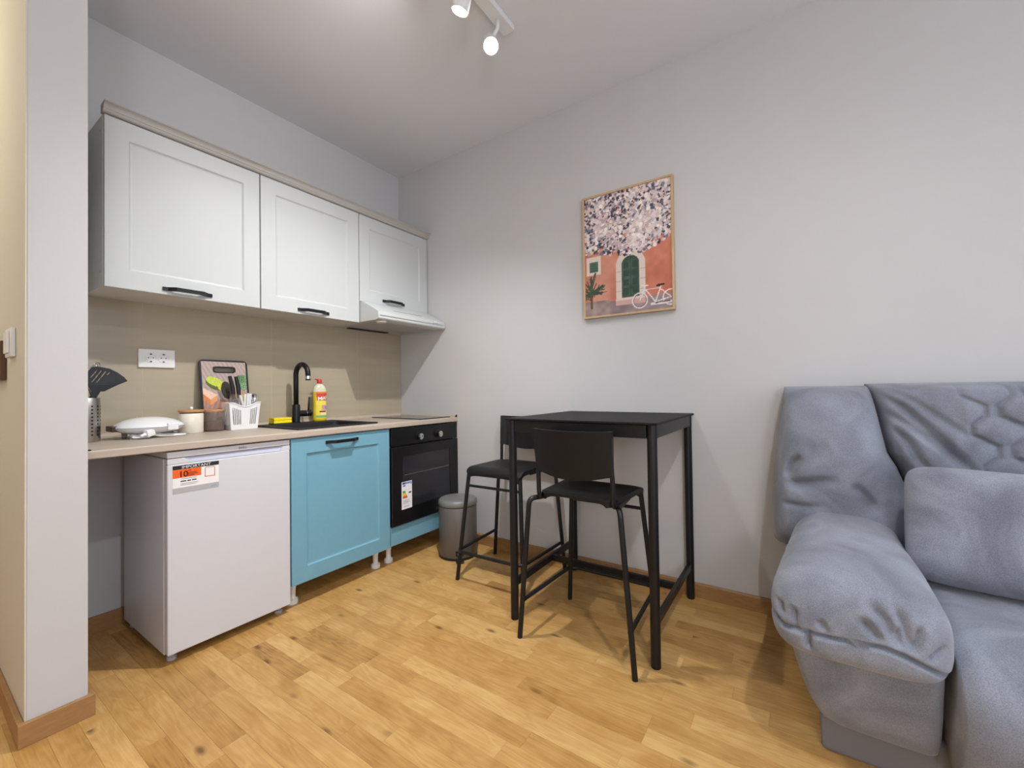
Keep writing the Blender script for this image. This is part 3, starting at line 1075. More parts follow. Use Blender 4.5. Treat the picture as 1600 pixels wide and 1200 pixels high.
obj('lever', tube(BM(), [(tx + 0.078, ty, DZ + 0.06), (tx + 0.080, ty, DZ + 0.11), (tx + 0.083, ty, DZ + 0.155)], [0.006, 0.0055, 0.0045], 10), M_black, t, smooth=True)

# hob
t = thing('hob', 'black glass two-zone hob at the right end of the countertop', 'hob', (-0.175, -0.30, CT))
obj('glass_plate', bx(-0.318, -0.032, -0.555, -0.055, CT + 0.0002, CT + 0.006, bev=0.0015), M_hob, t)
for cy_, r_ in ((-0.40, 0.09), (-0.185, 0.075)):
    n = 40
    rings = [[(-0.175 + r * math.cos(2 * math.pi * k / n), cy_ + r * math.sin(2 * math.pi * k / n), CT + 0.0063) for k in range(n)] for r in (r_, r_ - 0.003)]
    obj('cooking_zone', ring_loft(BM(), rings, True, False, False), M_hobring, t)

# ------------------------------------------------------------------ things on the counter
# utensil pot
ux, uy = -1.843, -0.205
t = thing('utensil_holder', 'perforated steel utensil holder beside the partition', 'utensil holder', (ux, uy, CT))
obj('cup', lathe(BM(), [(0.001, CT + .0005), (0.047, CT + .0005), (0.049, CT + 0.003), (0.049, CT + 0.178), (0.0475, CT + 0.180), (0.0465, CT + 0.178), (0.0465, CT + 0.006), (0.001, CT + 0.005)], ux, uy, 40), M_steel, t, smooth=40)
bm = BM()
for a in range(-150, 60, 26):
    for k in range(9):
        an = math.radians(a)
        z = CT + 0.03 + 0.0145 * k
        p = Vector((ux + 0.0485 * math.cos(an), uy + 0.0485 * math.sin(an), z))
        nrm = Vector((math.cos(an), math.sin(an), 0))
        tube(bm, [p, p + nrm * 0.0009], 0.0036, 8)
obj('perforation', bm, M_dark, t)
# slotted turner leaning out of the pot, flat head in a plane facing the room
ZP = lambda v: 1.1145 + (595 - v) * 0.00268
XP = lambda u: -1.840 + (u - 136) * 0.00197
outl = [(137.5, 591.5), (139, 581), (146, 574), (155, 573), (172.5, 576), (185, 582), (195, 589), (200.5, 595), (185, 601), (172, 607), (164, 611), (157, 611.5),
        (151, 621), (141.5, 621), (144, 611), (138.5, 602)]
slots = [[(141.5, 590), (143.5, 591), (153.5, 579.5), (152, 578)], [(143, 597), (145.5, 598), (160.5, 579.5), (158.5, 578.5)],
         [(150, 597.5), (152.5, 598.5), (167.5, 580.5), (165.5, 579.5)], [(167, 585.5), (168.5, 586.5), (173.5, 582), (172, 581)]]
me = curve_mesh([[(XP(u), ZP(v)) for u, v in q] for q in [outl] + slots], 0.0018, 0.0008)
me.transform(Matrix.Translation((0, -0.225, 0)) @ Matrix.Rotation(math.radians(90), 4, 'X'))
# dish the head slightly
for v in me.vertices:
    v.co.y += -0.25 * (v.co.x - XP(165)) ** 2 + 0.08 * max(0, v.co.z - ZP(600))
t = thing('slotted_turner', 'black nylon slotted turner standing in the steel utensil holder', 'turner', (ux + 0.008, -0.22, CT + 0.01))
finish('turner_head', me, M_nylon, t, None, 0)
obj('turner_handle', tube(BM(), [(XP(146), -0.226, ZP(619)), (XP(144), -0.224, ZP(635)), (ux - 0.005, -0.215, CT + 0.008)], [0.009, 0.007, 0.006], 10), M_nylon, t, smooth=True)
t = thing('wooden_spoon', 'light wooden spatula handle standing in the steel utensil holder', 'spatula', (ux - 0.01, -0.2, CT + 0.01))
obj('handle', tube(BM(), [(ux - 0.008, -0.185, CT + 0.007), (ux - 0.006, -0.222, CT + 0.18), (ux - 0.004, -0.23, 1.075)], [0.006, 0.007, 0.011], 10), M_wood, t, smooth=True)
t = thing('whisk', 'wire balloon whisk standing in the steel utensil holder', 'whisk', (ux + 0.02, -0.19, CT + 0.01))
obj('handle', tube(BM(), [(ux + 0.005, -0.185, CT + 0.007), (ux + 0.028, -0.170, 1.05)], 0.006, 10), M_steel, t, smooth=True)
for k in range(5):
    an = math.radians(36 * k)
    w_ = 0.027
    pts = []
    for q in range(15):
        f = math.sin(math.pi * q / 14)
        side = math.cos(math.pi * q / 14)
        pts.append((ux + 0.028 + 0.020 * f + w_ * side * f ** 0.5 * math.cos(an) * 1.25, -0.170 + w_ * side * f ** 0.5 * math.sin(an) * 1.25, 1.048 + 0.146 * f ** 0.8))
    obj('wire', tube(BM(), pts, 0.0011, 6), M_chrome, t, smooth=True)

# sandwich maker
mx_, my_ = -1.632, -0.200
t = thing('sandwich_maker', 'white oval sandwich maker with its cord coiled in front', 'sandwich maker', (mx_, my_, CT))


def shell(zs, sx, sy, cx, cy, e=2.6, n=56):
    rings = []
    for z, s in zs:
        ring = []
        for k in range(n):
            a = 2 * math.pi * k / n
            c_, s_ = math.cos(a), math.sin(a)
            ring.append((cx + sx * s * math.copysign(abs(c_) ** (2 / e), c_), cy + sy * s * math.copysign(abs(s_) ** (2 / e), s_), z))
        rings.append(ring)
    return ring_loft(BM(), rings)


obj('lower_shell', shell([(CT + 0.018, 0.50), (CT + 0.020, 0.62), (CT + 0.028, 0.82), (CT + 0.037, 0.94), (CT + 0.0465, 1.0)], 0.125, 0.108, mx_, my_, 2.25), M_whitegloss, t, smooth=50)
up_ = obj('lid', shell([(CT + 0.049, 1.0), (CT + 0.053, 0.985), (CT + 0.060, 0.93), (CT + 0.068, 0.84), (CT + 0.077, 0.70), (CT + 0.085, 0.50), (CT + 0.0895, 0.28), (CT + 0.091, 0.1)], 0.125, 0.108, mx_, my_, 2.25), M_whitegloss, t, smooth=50)
obj('seam', shell([(CT + 0.0464, 0.985), (CT + 0.0491, 0.985)], 0.125, 0.108, mx_, my_, 2.25), M_label_g, t)
obj('hinge_block', bx(mx_ - 0.134, mx_ - 0.104, my_ - 0.03, my_ + 0.05, CT + 0.034, CT + 0.058, bev=0.003), M_darkbrown, t)
obj('latch', bx(mx_ + 0.035, mx_ + 0.075, my_ - 0.111, my_ - 0.095, CT + 0.032, CT + 0.064, bev=0.004), M_whitegloss, t)
obj('indicator_lamp', lathe(BM(), [(0.001, CT + 0.088), (0.004, CT + 0.088), (0.003, CT + 0.094), (0.001, CT + 0.095)], mx_ - 0.035, my_ + 0.03, 12), M_chrome, t, smooth=40)
for fx, fy in ((-0.07, -0.055), (0.085, -0.03), (-0.07, 0.06), (0.07, 0.06)):
    obj('foot', lathe(BM(), [(0.001, CT + .0003), (0.009, CT + .0003), (0.011, CT + 0.022), (0.001, CT + 0.022)], mx_ + fx, my_ + fy, 14), M_label_g, t, smooth=40)
cz = CT + 0.0065
cord = [(mx_ - 0.02, -0.275, cz), (mx_ - 0.055, -0.285, cz + .001), (mx_ - 0.075, -0.278, cz + 0.003), (mx_ - 0.062, -0.262, cz + 0.008), (mx_ - 0.02, -0.262, cz + 0.012),
        (mx_ + 0.04, -0.262, cz + 0.005), (mx_ + 0.095, -0.255, cz), (mx_ + 0.112, -0.268, cz), (mx_ + 0.085, -0.282, cz), (mx_ + 0.03, -0.278, cz), (mx_ - 0.01, -0.272, cz + 0.009),
        (mx_ - 0.03, -0.270, cz + 0.014)]
# smooth the cord path
cp = []
for i in range(len(cord) - 1):
    p0, p1, p2, p3 = (Vector(cord[max(0, min(len(cord) - 1, i + k))]) for k in (-1, 0, 1, 2))
    for q in range(6):
        s = q / 6
        cp.append(0.5 * ((2 * p1) + (p2 - p0) * s + (2 * p0 - 5 * p1 + 4 * p2 - p3) * s * s + (3 * p1 - p0 - 3 * p2 + p3) * s ** 3))
cp.append(Vector(cord[-1]))
obj('cord', tube(BM(), cp, 0.0042, 8), M_white, t, smooth=True)
bm = BM()
box(bm, -0.017, 0.017, -0.013, 0.013, 0, 0.030, bev=0.004)
tube(bm, [(-0.016, 0, 0.015), (-0.038, 0, 0.012)], [0.008, 0.005], 10)
tube(bm, [(0.015, 0.006, 0.02), (0.032, 0.006, 0.02)], 0.0024, 8)
tube(bm, [(0.015, -0.006, 0.02), (0.032, -0.006, 0.02)], 0.0024, 8)
bm.transform(Matrix.Translation((mx_ - 0.022, -0.292, CT + 0.011)) @ Matrix.Rotation(math.radians(24), 4, 'Z') @ Matrix.Rotation(math.radians(-14), 4, 'Y'))
obj('plug', bm, M_white, t, smooth=30)

# canister and jar
t = thing('ceramic_canister', 'cream ceramic canister with a wooden lid and white knob', 'canister', (-1.447, -0.145, CT))
jx, jy = -1.454, -0.147
obj('body', lathe(BM(), [(0.001, CT + .0003), (0.047, CT + .0003), (0.05, CT + 0.004), (0.05, CT + 0.092), (0.048, CT + 0.096), (0.001, CT + 0.096)], jx, jy, 40), M_ceramic, t, smooth=40)
obj('lid_seal', lathe(BM(), [(0.001, CT + 0.0962), (0.046, CT + 0.0962), (0.046, CT + 0.101), (0.001, CT + 0.101)], jx, jy, 40), M_darkbrown, t, smooth=40)
ld = obj('lid', lathe(BM(), [(0.001, CT + 0.1012), (0.050, CT + 0.1012), (0.052, CT + 0.104), (0.052, CT + 0.111), (0.050, CT + 0.113), (0.001, CT + 0.113)], jx, jy, 40), M_acacia, t, smooth=40)
obj('knob', lathe(BM(), [(0.001, CT + 0.1132), (0.005, CT + 0.1132), (0.0075, CT + 0.118), (0.008, CT + 0.123), (0.005, CT + 0.1275), (0.001, CT + 0.128)], jx, jy, 18), M_white, ld, smooth=True)
jx, jy = -1.354, -0.136
t = thing('glass_jar', 'glass jar of ground coffee with a wooden lid', 'jar', (jx, jy, CT))
obj('glass', lathe(BM(), [(0.001, CT + .0003), (0.046, CT + .0003), (0.048, CT + 0.003), (0.048, CT + 0.100), (0.0455, CT + 0.100), (0.0455, CT + 0.006), (0.001, CT + 0.005)], jx, jy, 40), M_glass, t, smooth=40)
obj('coffee', lathe(BM(), [(0.001, CT + 0.0065), (0.044, CT + 0.0065), (0.0447, CT + 0.01), (0.0447, CT + 0.05), (0.02, CT + 0.054), (0.001, CT + 0.055)], jx, jy, 40), M_coffee, t, smooth=40)
obj('lid', lathe(BM(), [(0.001, CT + 0.1005), (0.048, CT + 0.1005), (0.049, CT + 0.102), (0.049, CT + 0.109), (0.048, CT + 0.110), (0.001, CT + 0.110)], jx, jy, 40), M_acacia, t, smooth=40)

# cutting board leaning on the wall, printed food scene
bw, bh = 0.232, 0.372
img = np.zeros((124, 78, 3))
VV, UU = np.mgrid[0:124, 0:78]
uu, vv = UU / 77, VV / 123
g = np.sin((uu * 0.9 + vv * 0.75) * 70) * 10 + rng.normal(0, 5, uu.shape)
img[:] = np.array((176, 158, 150))
img += g[..., None]
m_ = vv < 0.42
img[m_] = np.array((168, 128, 112)) + (np.sin((uu - 0.5 * vv)[m_] * 60) * 9 + rng.normal(0, 5, m_.sum()))[:, None]


def blob(cx, cy, rx, ry, ang, col, var=10):
    ca, sa = math.cos(ang), math.sin(ang)
    x, y = uu - cx, (vv - cy) * 1.6
    a, b = x * ca + y * sa, -x * sa + y * ca
    k = (a / rx) ** 2 + (b / ry) ** 2 < 1
    img[k] = np.array(col) + rng.normal(0, var, (k.sum(), 1))


def quad(pts, col, var=6):
    P = [(p[0], p[1]) for p in pts]
    k = np.ones(uu.shape, bool)
    for (x0, y0), (x1, y1) in zip(P, P[1:] + P[:1]):
        k &= ((x1 - x0) * (vv - y0) - (y1 - y0) * (uu - x0)) >= 0
    img[k] = np.array(col) + rng.normal(0, var, (k.sum(), 1))


blob(0.90, 0.68, 0.18, 0.20, 0.3, (120, 150, 110), 26)
blob(0.86, 0.74, 0.10, 0.10, 0.3, (90, 130, 84), 26)
blob(0.27, 0.655, 0.22, 0.13, -0.5, (96, 100, 40), 10)
blob(0.28, 0.69, 0.21, 0.10, -0.4, (196, 208, 84), 12)
blob(0.40, 0.62, 0.07, 0.10, 0, (206, 214, 70), 8)
quad([(0.00, 0.52), (0.16, 0.40), (0.32, 0.49), (0.0, 0.60)], (232, 196, 172))
quad([(0.00, 0.44), (0.15, 0.34), (0.15, 0.42), (0.0, 0.52)], (206, 130, 70))
quad([(0.15, 0.34), (0.31, 0.41), (0.31, 0.49), (0.15, 0.42)], (222, 158, 104))
blob(0.52, 0.56, 0.12, 0.22, 0.1, (58, 52, 48), 10)
quad([(0.70, 0.50), (1.0, 0.42), (1.0, 0.52), (0.72, 0.62)], (188, 146, 132))
blob(0.84, 0.46, 0.12, 0.06, -0.5, (214, 190, 96), 10)
blob(0.55, 0.18, 0.12, 0.16, 0.1, (150, 60, 56), 16)
blob(0.35, 0.10, 0.12, 0.10, 0.1, (70, 50, 42), 16)
t = thing('cutting_board', 'cutting board with a food print leaning against the backsplash', 'cutting board', (-1.266, -0.07, CT))
lean = math.atan2(0.055, bh)
TM = Matrix.Translation((-1.266, -0.0835, CT + 0.0025)) @ Matrix.Rotation(math.radians(90) - lean, 4, 'X')
me = curve_mesh([rrect(-bw / 2, bw / 2, 0, bh, 0.02), rrect(-0.055, 0.055, bh - 0.07, bh - 0.035, 0.017)], 0.004, 0.001)
me.transform(TM)
finish('board', me, M_nylon, t, None, 0)
me = curve_mesh([rrect(-0.055, 0.055, bh - 0.07, bh - 0.035, 0.017), rrect(-0.049, 0.049, bh - 0.064, bh - 0.041, 0.0115)], 0.0015, 0.0005)
me.transform(TM @ Matrix.Translation((0, 0, 0.0052)))
finish('handle_rim', me, M_nylon, t, None, 0)
pb = paint_grid('board_print', img, lambda u, v: tuple(TM @ Vector((-bw / 2 + 0.009 + (bw - 0.018) * u, 0.009 + (bh - 0.018) * v, 0.0052))), M_boardprint, t)
# cut the print away where the grip hole is
bm = bmesh.new()
bm.from_mesh(pb.data)
inv = TM.inverted()
kill = []
for f in bm.faces:
    c_ = inv @ (f.calc_center_median() + WL[pb.name])
    if abs(c_.x) < 0.053 and bh - 0.068 < c_.y < bh - 0.037:
        kill.append(f)
bmesh.ops.delete(bm, geom=kill, context='FACES')
bm.to_mesh(pb.data)
bm.free()

# cutlery basket
kx, ky = -1.230, -0.150
t = thing('cutlery_basket', 'white slotted plastic cutlery basket in front of the cutting board', 'cutlery basket', (kx, ky, CT))
bh_ = 0.142


def basket_side(wb, wt, slots_, dip):
    top = []
    for q in range(21):
        s = q / 20 * 2 - 1
        z = bh_ - dip * (math.cos(s * math.pi) * 0.5 + 0.5) ** 1.2
        top.append((s * (wb + (wt - wb) * z / bh_) / 2, z))
    ol = [(-wb / 2, 0), (wb / 2, 0)] + list(reversed(top))
    hs = []
    for c_ in slots_:
        zt_ = bh_ - 0.022 - dip * (math.cos(c_ / (wt / 2) * math.pi) * 0.5 + 0.5) ** 1.2
        f = 1 + (wt / wb - 1) * zt_ / bh_
        hs.append([(c_ - 0.0021, 0.026), (c_ + 0.0021, 0.026), (c_ * f + 0.0021, zt_), (c_ * f - 0.0021, zt_)])
    return [ol] + hs


wb, wt_, db, dt = 0.128, 0.152, 0.075, 0.095
sl = [-0.052, -0.044, -0.036, -0.028, -0.020, 0.026, 0.034, 0.042, 0.050]
tl = math.atan2((dt - db) / 2, bh_)
for sgn, nm in ((-1, 'front_panel'), (1, 'rear_panel')):
    me = curve_mesh(basket_side(wb, wt_, sl, 0.022), 0.0011)
    me.transform(Matrix.Translation((kx, ky + sgn * db / 2, CT + 0.001)) @ Matrix.Rotation(math.radians(90) + sgn * -tl, 4, 'X'))
    finish(nm, me, M_white, t, None, 0)
tl2 = math.atan2((wt_ - wb) / 2, bh_)
for sgn in (-1, 1):
    me = curve_mesh(basket_side(db, dt, [-0.025, -0.015, -0.005, 0.005, 0.015, 0.025], 0.0), 0.0011)
    me.transform(Matrix.Translation((kx + sgn * wb / 2, ky, CT + 0.001)) @ Matrix.Rotation(sgn * tl2, 4, 'Y') @ Matrix.Rotation(math.radians(90), 4, 'Z') @ Matrix.Rotation(math.radians(90), 4, 'X'))
    finish('side_panel', me, M_white, t, None, 0)
obj('bottom', bx(kx - wb / 2, kx + wb / 2, ky - db / 2, ky + db / 2, CT + 0.0005, CT + 0.004), M_white, t)
rim = []
for q in range(41):
    s = q / 40 * 2 - 1
    z = bh_ - 0.022 * (math.cos(s * math.pi) * 0.5 + 0.5) ** 1.2
    rim.append((kx + s * wt_ / 2, ky - dt / 2 - 0.001, CT + z))
rim2 = [(x, ky + dt / 2 + 0.001, z) for x, y, z in reversed(rim)]
loop = rim + rim2 + [rim[0]]
obj('rim', tube(BM(), loop, 0.0028, 8), M_white, t, smooth=True)

# cutlery standing in the basket


def stick(label, name, cat, p0, p1, r0, r1, m, group):
    t_ = thing(name, label, cat, p0, group)
    obj('handle', tube(BM(), [p0, tuple((Vector(p0) * 0.5 + Vector(p1) * 0.5)), p1], [r0, (r0 + r1) / 2, r1], 10), m, t_, smooth=True)
    return t_


base = CT + 0.006
for dx, top, lab in ((0.012, 0.186, 'white-handled table knife nearest the middle of the cutlery basket'), (0.028, 0.190, 'white-handled table knife standing tallest in the cutlery basket'),
                     (0.041, 0.188, 'white-handled table knife beside the spoon in the cutlery basket')):
    k = thing('table_knife', lab, 'knife', (kx + dx, ky, base), 'cutlery in the basket')
    p1 = (kx + dx + 0.004, ky - 0.012 + dx * 0.2, CT + top)
    pm = (kx + dx + 0.002, ky - 0.006 + dx * 0.2, CT + top - 0.085)
    obj('handle', tube(BM(), [pm, p1], [0.0058, 0.0072], 10), M_white, k, smooth=40)
    obj('blade', tube(BM(), [(kx + dx, ky, base), pm], [0.004, 0.0045], 8), M_steel, k, smooth=40)
k = thing('table_knife', 'white-handled table knife tilted left in the cutlery basket', 'knife', (kx + 0.02, ky, base), 'cutlery in the basket')
obj('handle', tube(BM(), [(kx + 0.004, ky - 0.02, CT + 0.11), (kx - 0.018, ky - 0.032, CT + 0.180)], [0.0055, 0.0065], 10), M_white, k, smooth=40)
obj('blade', tube(BM(), [(kx + 0.035, ky, base), (kx + 0.004, ky - 0.02, CT + 0.11)], [0.004, 0.0045], 8), M_steel, k, smooth=40)
for i, (tx_, tz_, lab) in enumerate(((-0.050, 0.283, 'black-handled kitchen knife leaning furthest left in the cutlery basket'), (-0.038, 0.281, 'black-handled kitchen knife leaning second in the cutlery basket'))):
    k = thing('kitchen_knife', lab, 'knife', (kx - 0.01, ky, base), 'cutlery in the basket')
    a_ = Vector((kx - 0.005 + 0.012 * i, ky + 0.01, base))
    c_ = Vector((kx + tx_ + 0.022 * i, ky + 0.012 + 0.01 * i, CT + tz_))
    b_ = a_.lerp(c_, 0.55) if i == 0 else a_.lerp(c_, 0.58)
    b_.x += 0.004 * i
    obj('blade', tube(BM(), [a_, b_], [0.005, 0.006], 8), M_steel, k, smooth=40)
    obj('handle', tube(BM(), [b_, b_.lerp(c_, 0.5) + Vector((0.004, 0, 0)), c_], [0.009, 0.0105, 0.0085], 12), M_nylon, k, smooth=40)
for i in range(3):
    k = thing('fork', ('steel fork standing leftmost in the cutlery basket', 'steel fork standing between two forks in the cutlery basket', 'steel fork standing rightmost of the three in the cutlery basket')[i], 'fork', (kx - 0.05 + 0.014 * i, ky, base), 'cutlery in the basket')
    x_ = kx - 0.056 + 0.015 * i
    y_ = ky - 0.028 + 0.008 * i
    obj('handle', tube(BM(), [(x_ + 0.01, ky, base), (x_, y_, CT + 0.145)], [0.004, 0.003], 8), M_chrome, k, smooth=True)
    bm = BM()
    box(bm, x_ - 0.010, x_ + 0.010, y_ - 0.001, y_ + 0.001, CT + 0.145, CT + 0.160, bev=0.0008)
    for q in (-0.0085, -0.0028, 0.0028, 0.0085):
        tube(bm, [(x_ + q, y_, CT + 0.159), (x_ + q, y_ - 0.004, CT + 0.186)], [0.0013, 0.0007], 6)
    obj('fork_head', bm, M_chrome, k)
k = thing('spoon', 'steel tablespoon standing at the right of the cutlery basket', 'spoon', (kx + 0.05, ky, base), 'cutlery in the basket')
obj('handle', tube(BM(), [(kx + 0.048, ky, base), (kx + 0.060, ky - 0.006, CT + 0.142)], [0.004, 0.003], 8), M_chrome, k, smooth=True)
bm = BM()
n = 20
rings = []
for s, d_ in ((1.0, 0.0), (0.85, 0.005), (0.55, 0.009), (0.15, 0.0105)):
    rings.append([(kx + 0.062 + 0.0165 * s * math.cos(2 * math.pi * q / n), ky - 0.010 + d_, CT + 0.163 + 0.026 * s * math.sin(2 * math.pi * q / n)) for q in range(n)])
ring_loft(bm, rings, True, False, True)
obj('bowl', bm, M_chrome, k, smooth=True)

# sponge
t = thing('sponge', 'yellow washing-up sponge with a dark scourer on the sink edge', 'sponge', (-0.985, -0.085, DZ))
prof = [(-0.115, DZ + .006), (-0.057, DZ + .006), (-0.057, DZ + 0.018), (-0.062, DZ + 0.021), (-0.057, DZ + 0.025), (-0.058, DZ + 0.036), (-0.114, DZ + 0.036), (-0.115, DZ + 0.025), (-0.110, DZ + 0.021), (-0.115, DZ + 0.018)]
obj('foam', prism(BM(), prof, 'x', -1.040, -0.938), M_sponge, t)
obj('scourer', bx(-1.042, -0.936, -0.117, -0.056, DZ + .0002, DZ + 0.006), M_spongegreen, t)

# dish soap
sx_, sy_ = -0.745, -0.092
t = thing('dish_soap_bottle', 'yellow dish soap bottle with a red cap behind the sink', 'bottle', (sx_, sy_, DZ))
RB = math.radians(-18)


def oval(prof, n=32, e=2.6, a=0.040, b=0.024):
    rings = []
    for s, z in prof:
        ring = []
        for k_ in range(n):
            q = 2 * math.pi * k_ / n
            c_, s_ = math.cos(q), math.sin(q)
            X, Y = a * s * math.copysign(abs(c_) ** (2 / e), c_), b * s * math.copysign(abs(s_) ** (2 / e), s_)
            ring.append((sx_ + X * math.cos(RB) - Y * math.sin(RB), sy_ + X * math.sin(RB) + Y * math.cos(RB), z))
        rings.append(ring)
    return ring_loft(BM(), rings)


obj('bottle_body', oval([(0.8, DZ), (0.95, DZ + 0.004), (1, DZ + 0.015), (0.97, DZ + 0.06), (0.94, DZ + 0.10), (0.98, DZ + 0.15), (1.0, DZ + 0.185)]), M_soap, t, smooth=50)
obj('bottle_shoulder', oval([(1.0, DZ + 0.1851), (0.98, DZ + 0.20), (0.85, DZ + 0.215), (0.6, DZ + 0.228), (0.35, DZ + 0.236), (0.33, DZ + 0.24)]), M_soapclear, t, smooth=50)
cp_ = obj('cap', lathe(BM(), [(0.001, DZ + 0.2402), (0.015, DZ + 0.2402), (0.0155, DZ + 0.244), (0.014, DZ + 0.262), (0.010, DZ + 0.266), (0.001, DZ + 0.266)], sx_, sy_, 20), M_redcap, t, smooth=40)
obj('flip_spout', tube(BM(), [(sx_ - 0.008, sy_, DZ + 0.262), (sx_ - 0.034, sy_ - 0.006, DZ + 0.266)], [0.005, 0.003], 8), M_redcap, cp_, smooth=True)
# wrap-around label on the front half
img = np.zeros((60, 40, 3))
img[:] = (240, 214, 70)
img[48:60] = (232, 128, 60)
img[40:56, 3:38] = (206, 64, 50)
for j in range(14):
    img[41 + j, 5:37] = (212, 70, 54)
img[30:40, :] = (244, 222, 84)
img[18:30, 14:34] = (214, 150, 150)
img[20:28, 24:36] = (150, 150, 200)
img[14:17, 10:28] = (70, 50, 50)
img[8:13, 12:30] = (246, 220, 190)
img[2:7] = (120, 180, 96)


def lab_at(u, v):
    q = math.radians(-125 + 120 * u)
    e = 2.6
    z = DZ + 0.018 + 0.168 * v
    s = 1.0 - 0.055 * math.sin(min(1, max(0, (z - DZ - 0.03) / 0.14)) * math.pi) + 0.012
    c_, s_ = math.cos(q), math.sin(q)
    X, Y = 0.0405 * s * math.copysign(abs(c_) ** (2 / e), c_), 0.0245 * s * math.copysign(abs(s_) ** (2 / e), s_)
    return (sx_ + X * math.cos(RB) - Y * math.sin(RB), sy_ + X * math.sin(RB) + Y * math.cos(RB), z)


paint_grid('bottle_label', img, lab_at, M_energyprint, t)
me = text_mesh('MAX', 0.030, Matrix.Identity(4), 0.0002, 'CENTER', 0.001, 0.85)
for v in me.vertices:
    u = 0.5 + v.co.x / 0.075
    p = Vector(lab_at(u, 0.70 + (v.co.y + 0.12 * v.co.x) / 0.168))
    nrm = Vector((math.sin(RB), -math.cos(RB), 0))
    v.co = p + nrm * (0.0008 + v.co.z)
finish('lettering', me, M_label_w, t, None, 0)

# ================================================================== PEDAL BIN
cx_, cy_ = -0.222, -0.785
t = thing('pedal_bin', 'grey metal pedal bin beside the oven', 'bin', (cx_, cy_, 0))
obj('bin_body', lathe(BM(), [(0.001, 0.012), (0.119, 0.012), (0.1215, 0.016), (0.1215, 0.318), (0.119, 0.322), (0.001, 0.322)], cx_, cy_, 56), M_binmetal, t, smooth=40)
obj('base_ring', lathe(BM(), [(0.001, 0.0003), (0.122, 0.0003), (0.1235, 0.004), (0.1235, 0.012), (0.001, 0.012)], cx_, cy_, 56), M_nylon, t, smooth=40)
obj('lid_gap', lathe(BM(), [(0.001, 0.322), (0.1185, 0.322), (0.1185, 0.326), (0.001, 0.326)], cx_, cy_, 56), M_dark, t)
obj('lid', lathe(BM(), [(0.001, 0.326), (0.1225, 0.326), (0.124, 0.329), (0.124, 0.345), (0.121, 0.355), (0.112, 0.363), (0.095, 0.367), (0.05, 0.371), (0.001, 0.372)], cx_, cy_, 56), M_binlid, t, smooth=50)
pd = Vector((-0.70, -0.71, 0)).normalized()
pe = Vector((-pd.y, pd.x, 0))
pc = Vector((cx_, cy_, 0))
bm = BM()
n = 8
rings = []
a0 = math.atan2(pd.y, pd.x)
for z in (0.030, 0.062):
    rings.append([(cx_ + 0.1225 * math.cos(a0 + q), cy_ + 0.1225 * math.sin(a0 + q), z) for q in np.linspace(-0.2, 0.2, n)] +
                 [(cx_ + 0.118 * math.cos(a0 + q), cy_ + 0.118 * math.sin(a0 + q), z) for q in np.linspace(0.2, -0.2, n)])
ring_loft(bm, rings)
obj('pedal_slot', bm, M_dark, t)
pp = pc + pd * 0.118
obj('pedal_rod', tube(BM(), fillet([pp + pe * -0.012 + Vector((0, 0, 0.052)), pp + pd * 0.012 + pe * -0.012 + Vector((0, 0, 0.05)), pp + pd * 0.036 + pe * -0.002 + Vector((0, 0, 0.016))], 0.008), 0.0028, 8), M_chrome, t, smooth=True)
bm = BM()
box(bm, -0.022, 0.022, -0.024, 0.024, 0, 0.009, bev=0.003)
bm.transform(Matrix.Translation(pp + pd * 0.030 + Vector((0, 0, 0.006))) @ Matrix.Rotation(a0, 4, 'Z'))
obj('pedal', bm, M_nylon, t)

# ================================================================== BAR TABLE
t = thing('bar_table', 'square black bar table against the picture wall', 'table', (-0.35, -1.84, 0))
TX0, TX1, TY0, TY1, TZ = -0.695, -0.012, -2.185, -1.495, 0.924
obj('tabletop', bx(TX0, TX1, TY0, TY1, TZ - 0.010, TZ, bev=0.003), M_tabletop, t)
LR = 0.0185
legs = [(TX0 + 0.026, TY0 + 0.026), (TX0 + 0.026, TY1 - 0.026), (TX1 - 0.026, TY0 + 0.026), (TX1 - 0.026, TY1 - 0.026)]
for lx, ly in legs:
    lg = obj('leg', lathe(BM(), [(0.001, 0.003), (LR, 0.003), (LR, TZ - 0.0105), (0.001, TZ - 0.0105)], lx, ly, 24), M_black, t, smooth=40)
    obj('foot_cap', lathe(BM(), [(0.001, 0.0002), (LR - 0.002, 0.0002), (LR - 0.002, 0.003), (0.001, 0.003)], lx, ly, 20), M_nylon, lg)
az0, az1 = TZ - 0.062, TZ - 0.0105
xa, xb, ya, yb = legs[0][0], legs[2][0], legs[0][1], legs[1][1]
o_ = 0.015
for a in ((xa + LR, xb - LR, ya - o_, ya - o_ + 0.02), (xa + LR, xb - LR, yb + o_ - 0.02, yb + o_), (xa - o_, xa - o_ + 0.02, ya + LR, yb - LR), (xb + o_ - 0.02, xb + o_, ya + LR, yb - LR)):
    obj('apron', bx(a[0], a[1], a[2], a[3], az0, az1, bev=0.002), M_black, t)
for yy in (ya, yb):
    obj('stretcher', bx(xa + LR, xb - LR, yy - 0.009, yy + 0.009, 0.148, 0.182, bev=0.003), M_black, t)
xm = -0.315
obj('cross_stretcher', bx(xm - 0.009, xm + 0.009, ya + 0.009, yb - 0.009, 0.148, 0.180, bev=0.003), M_black, t)

# ================================================================== BAR STOOLS


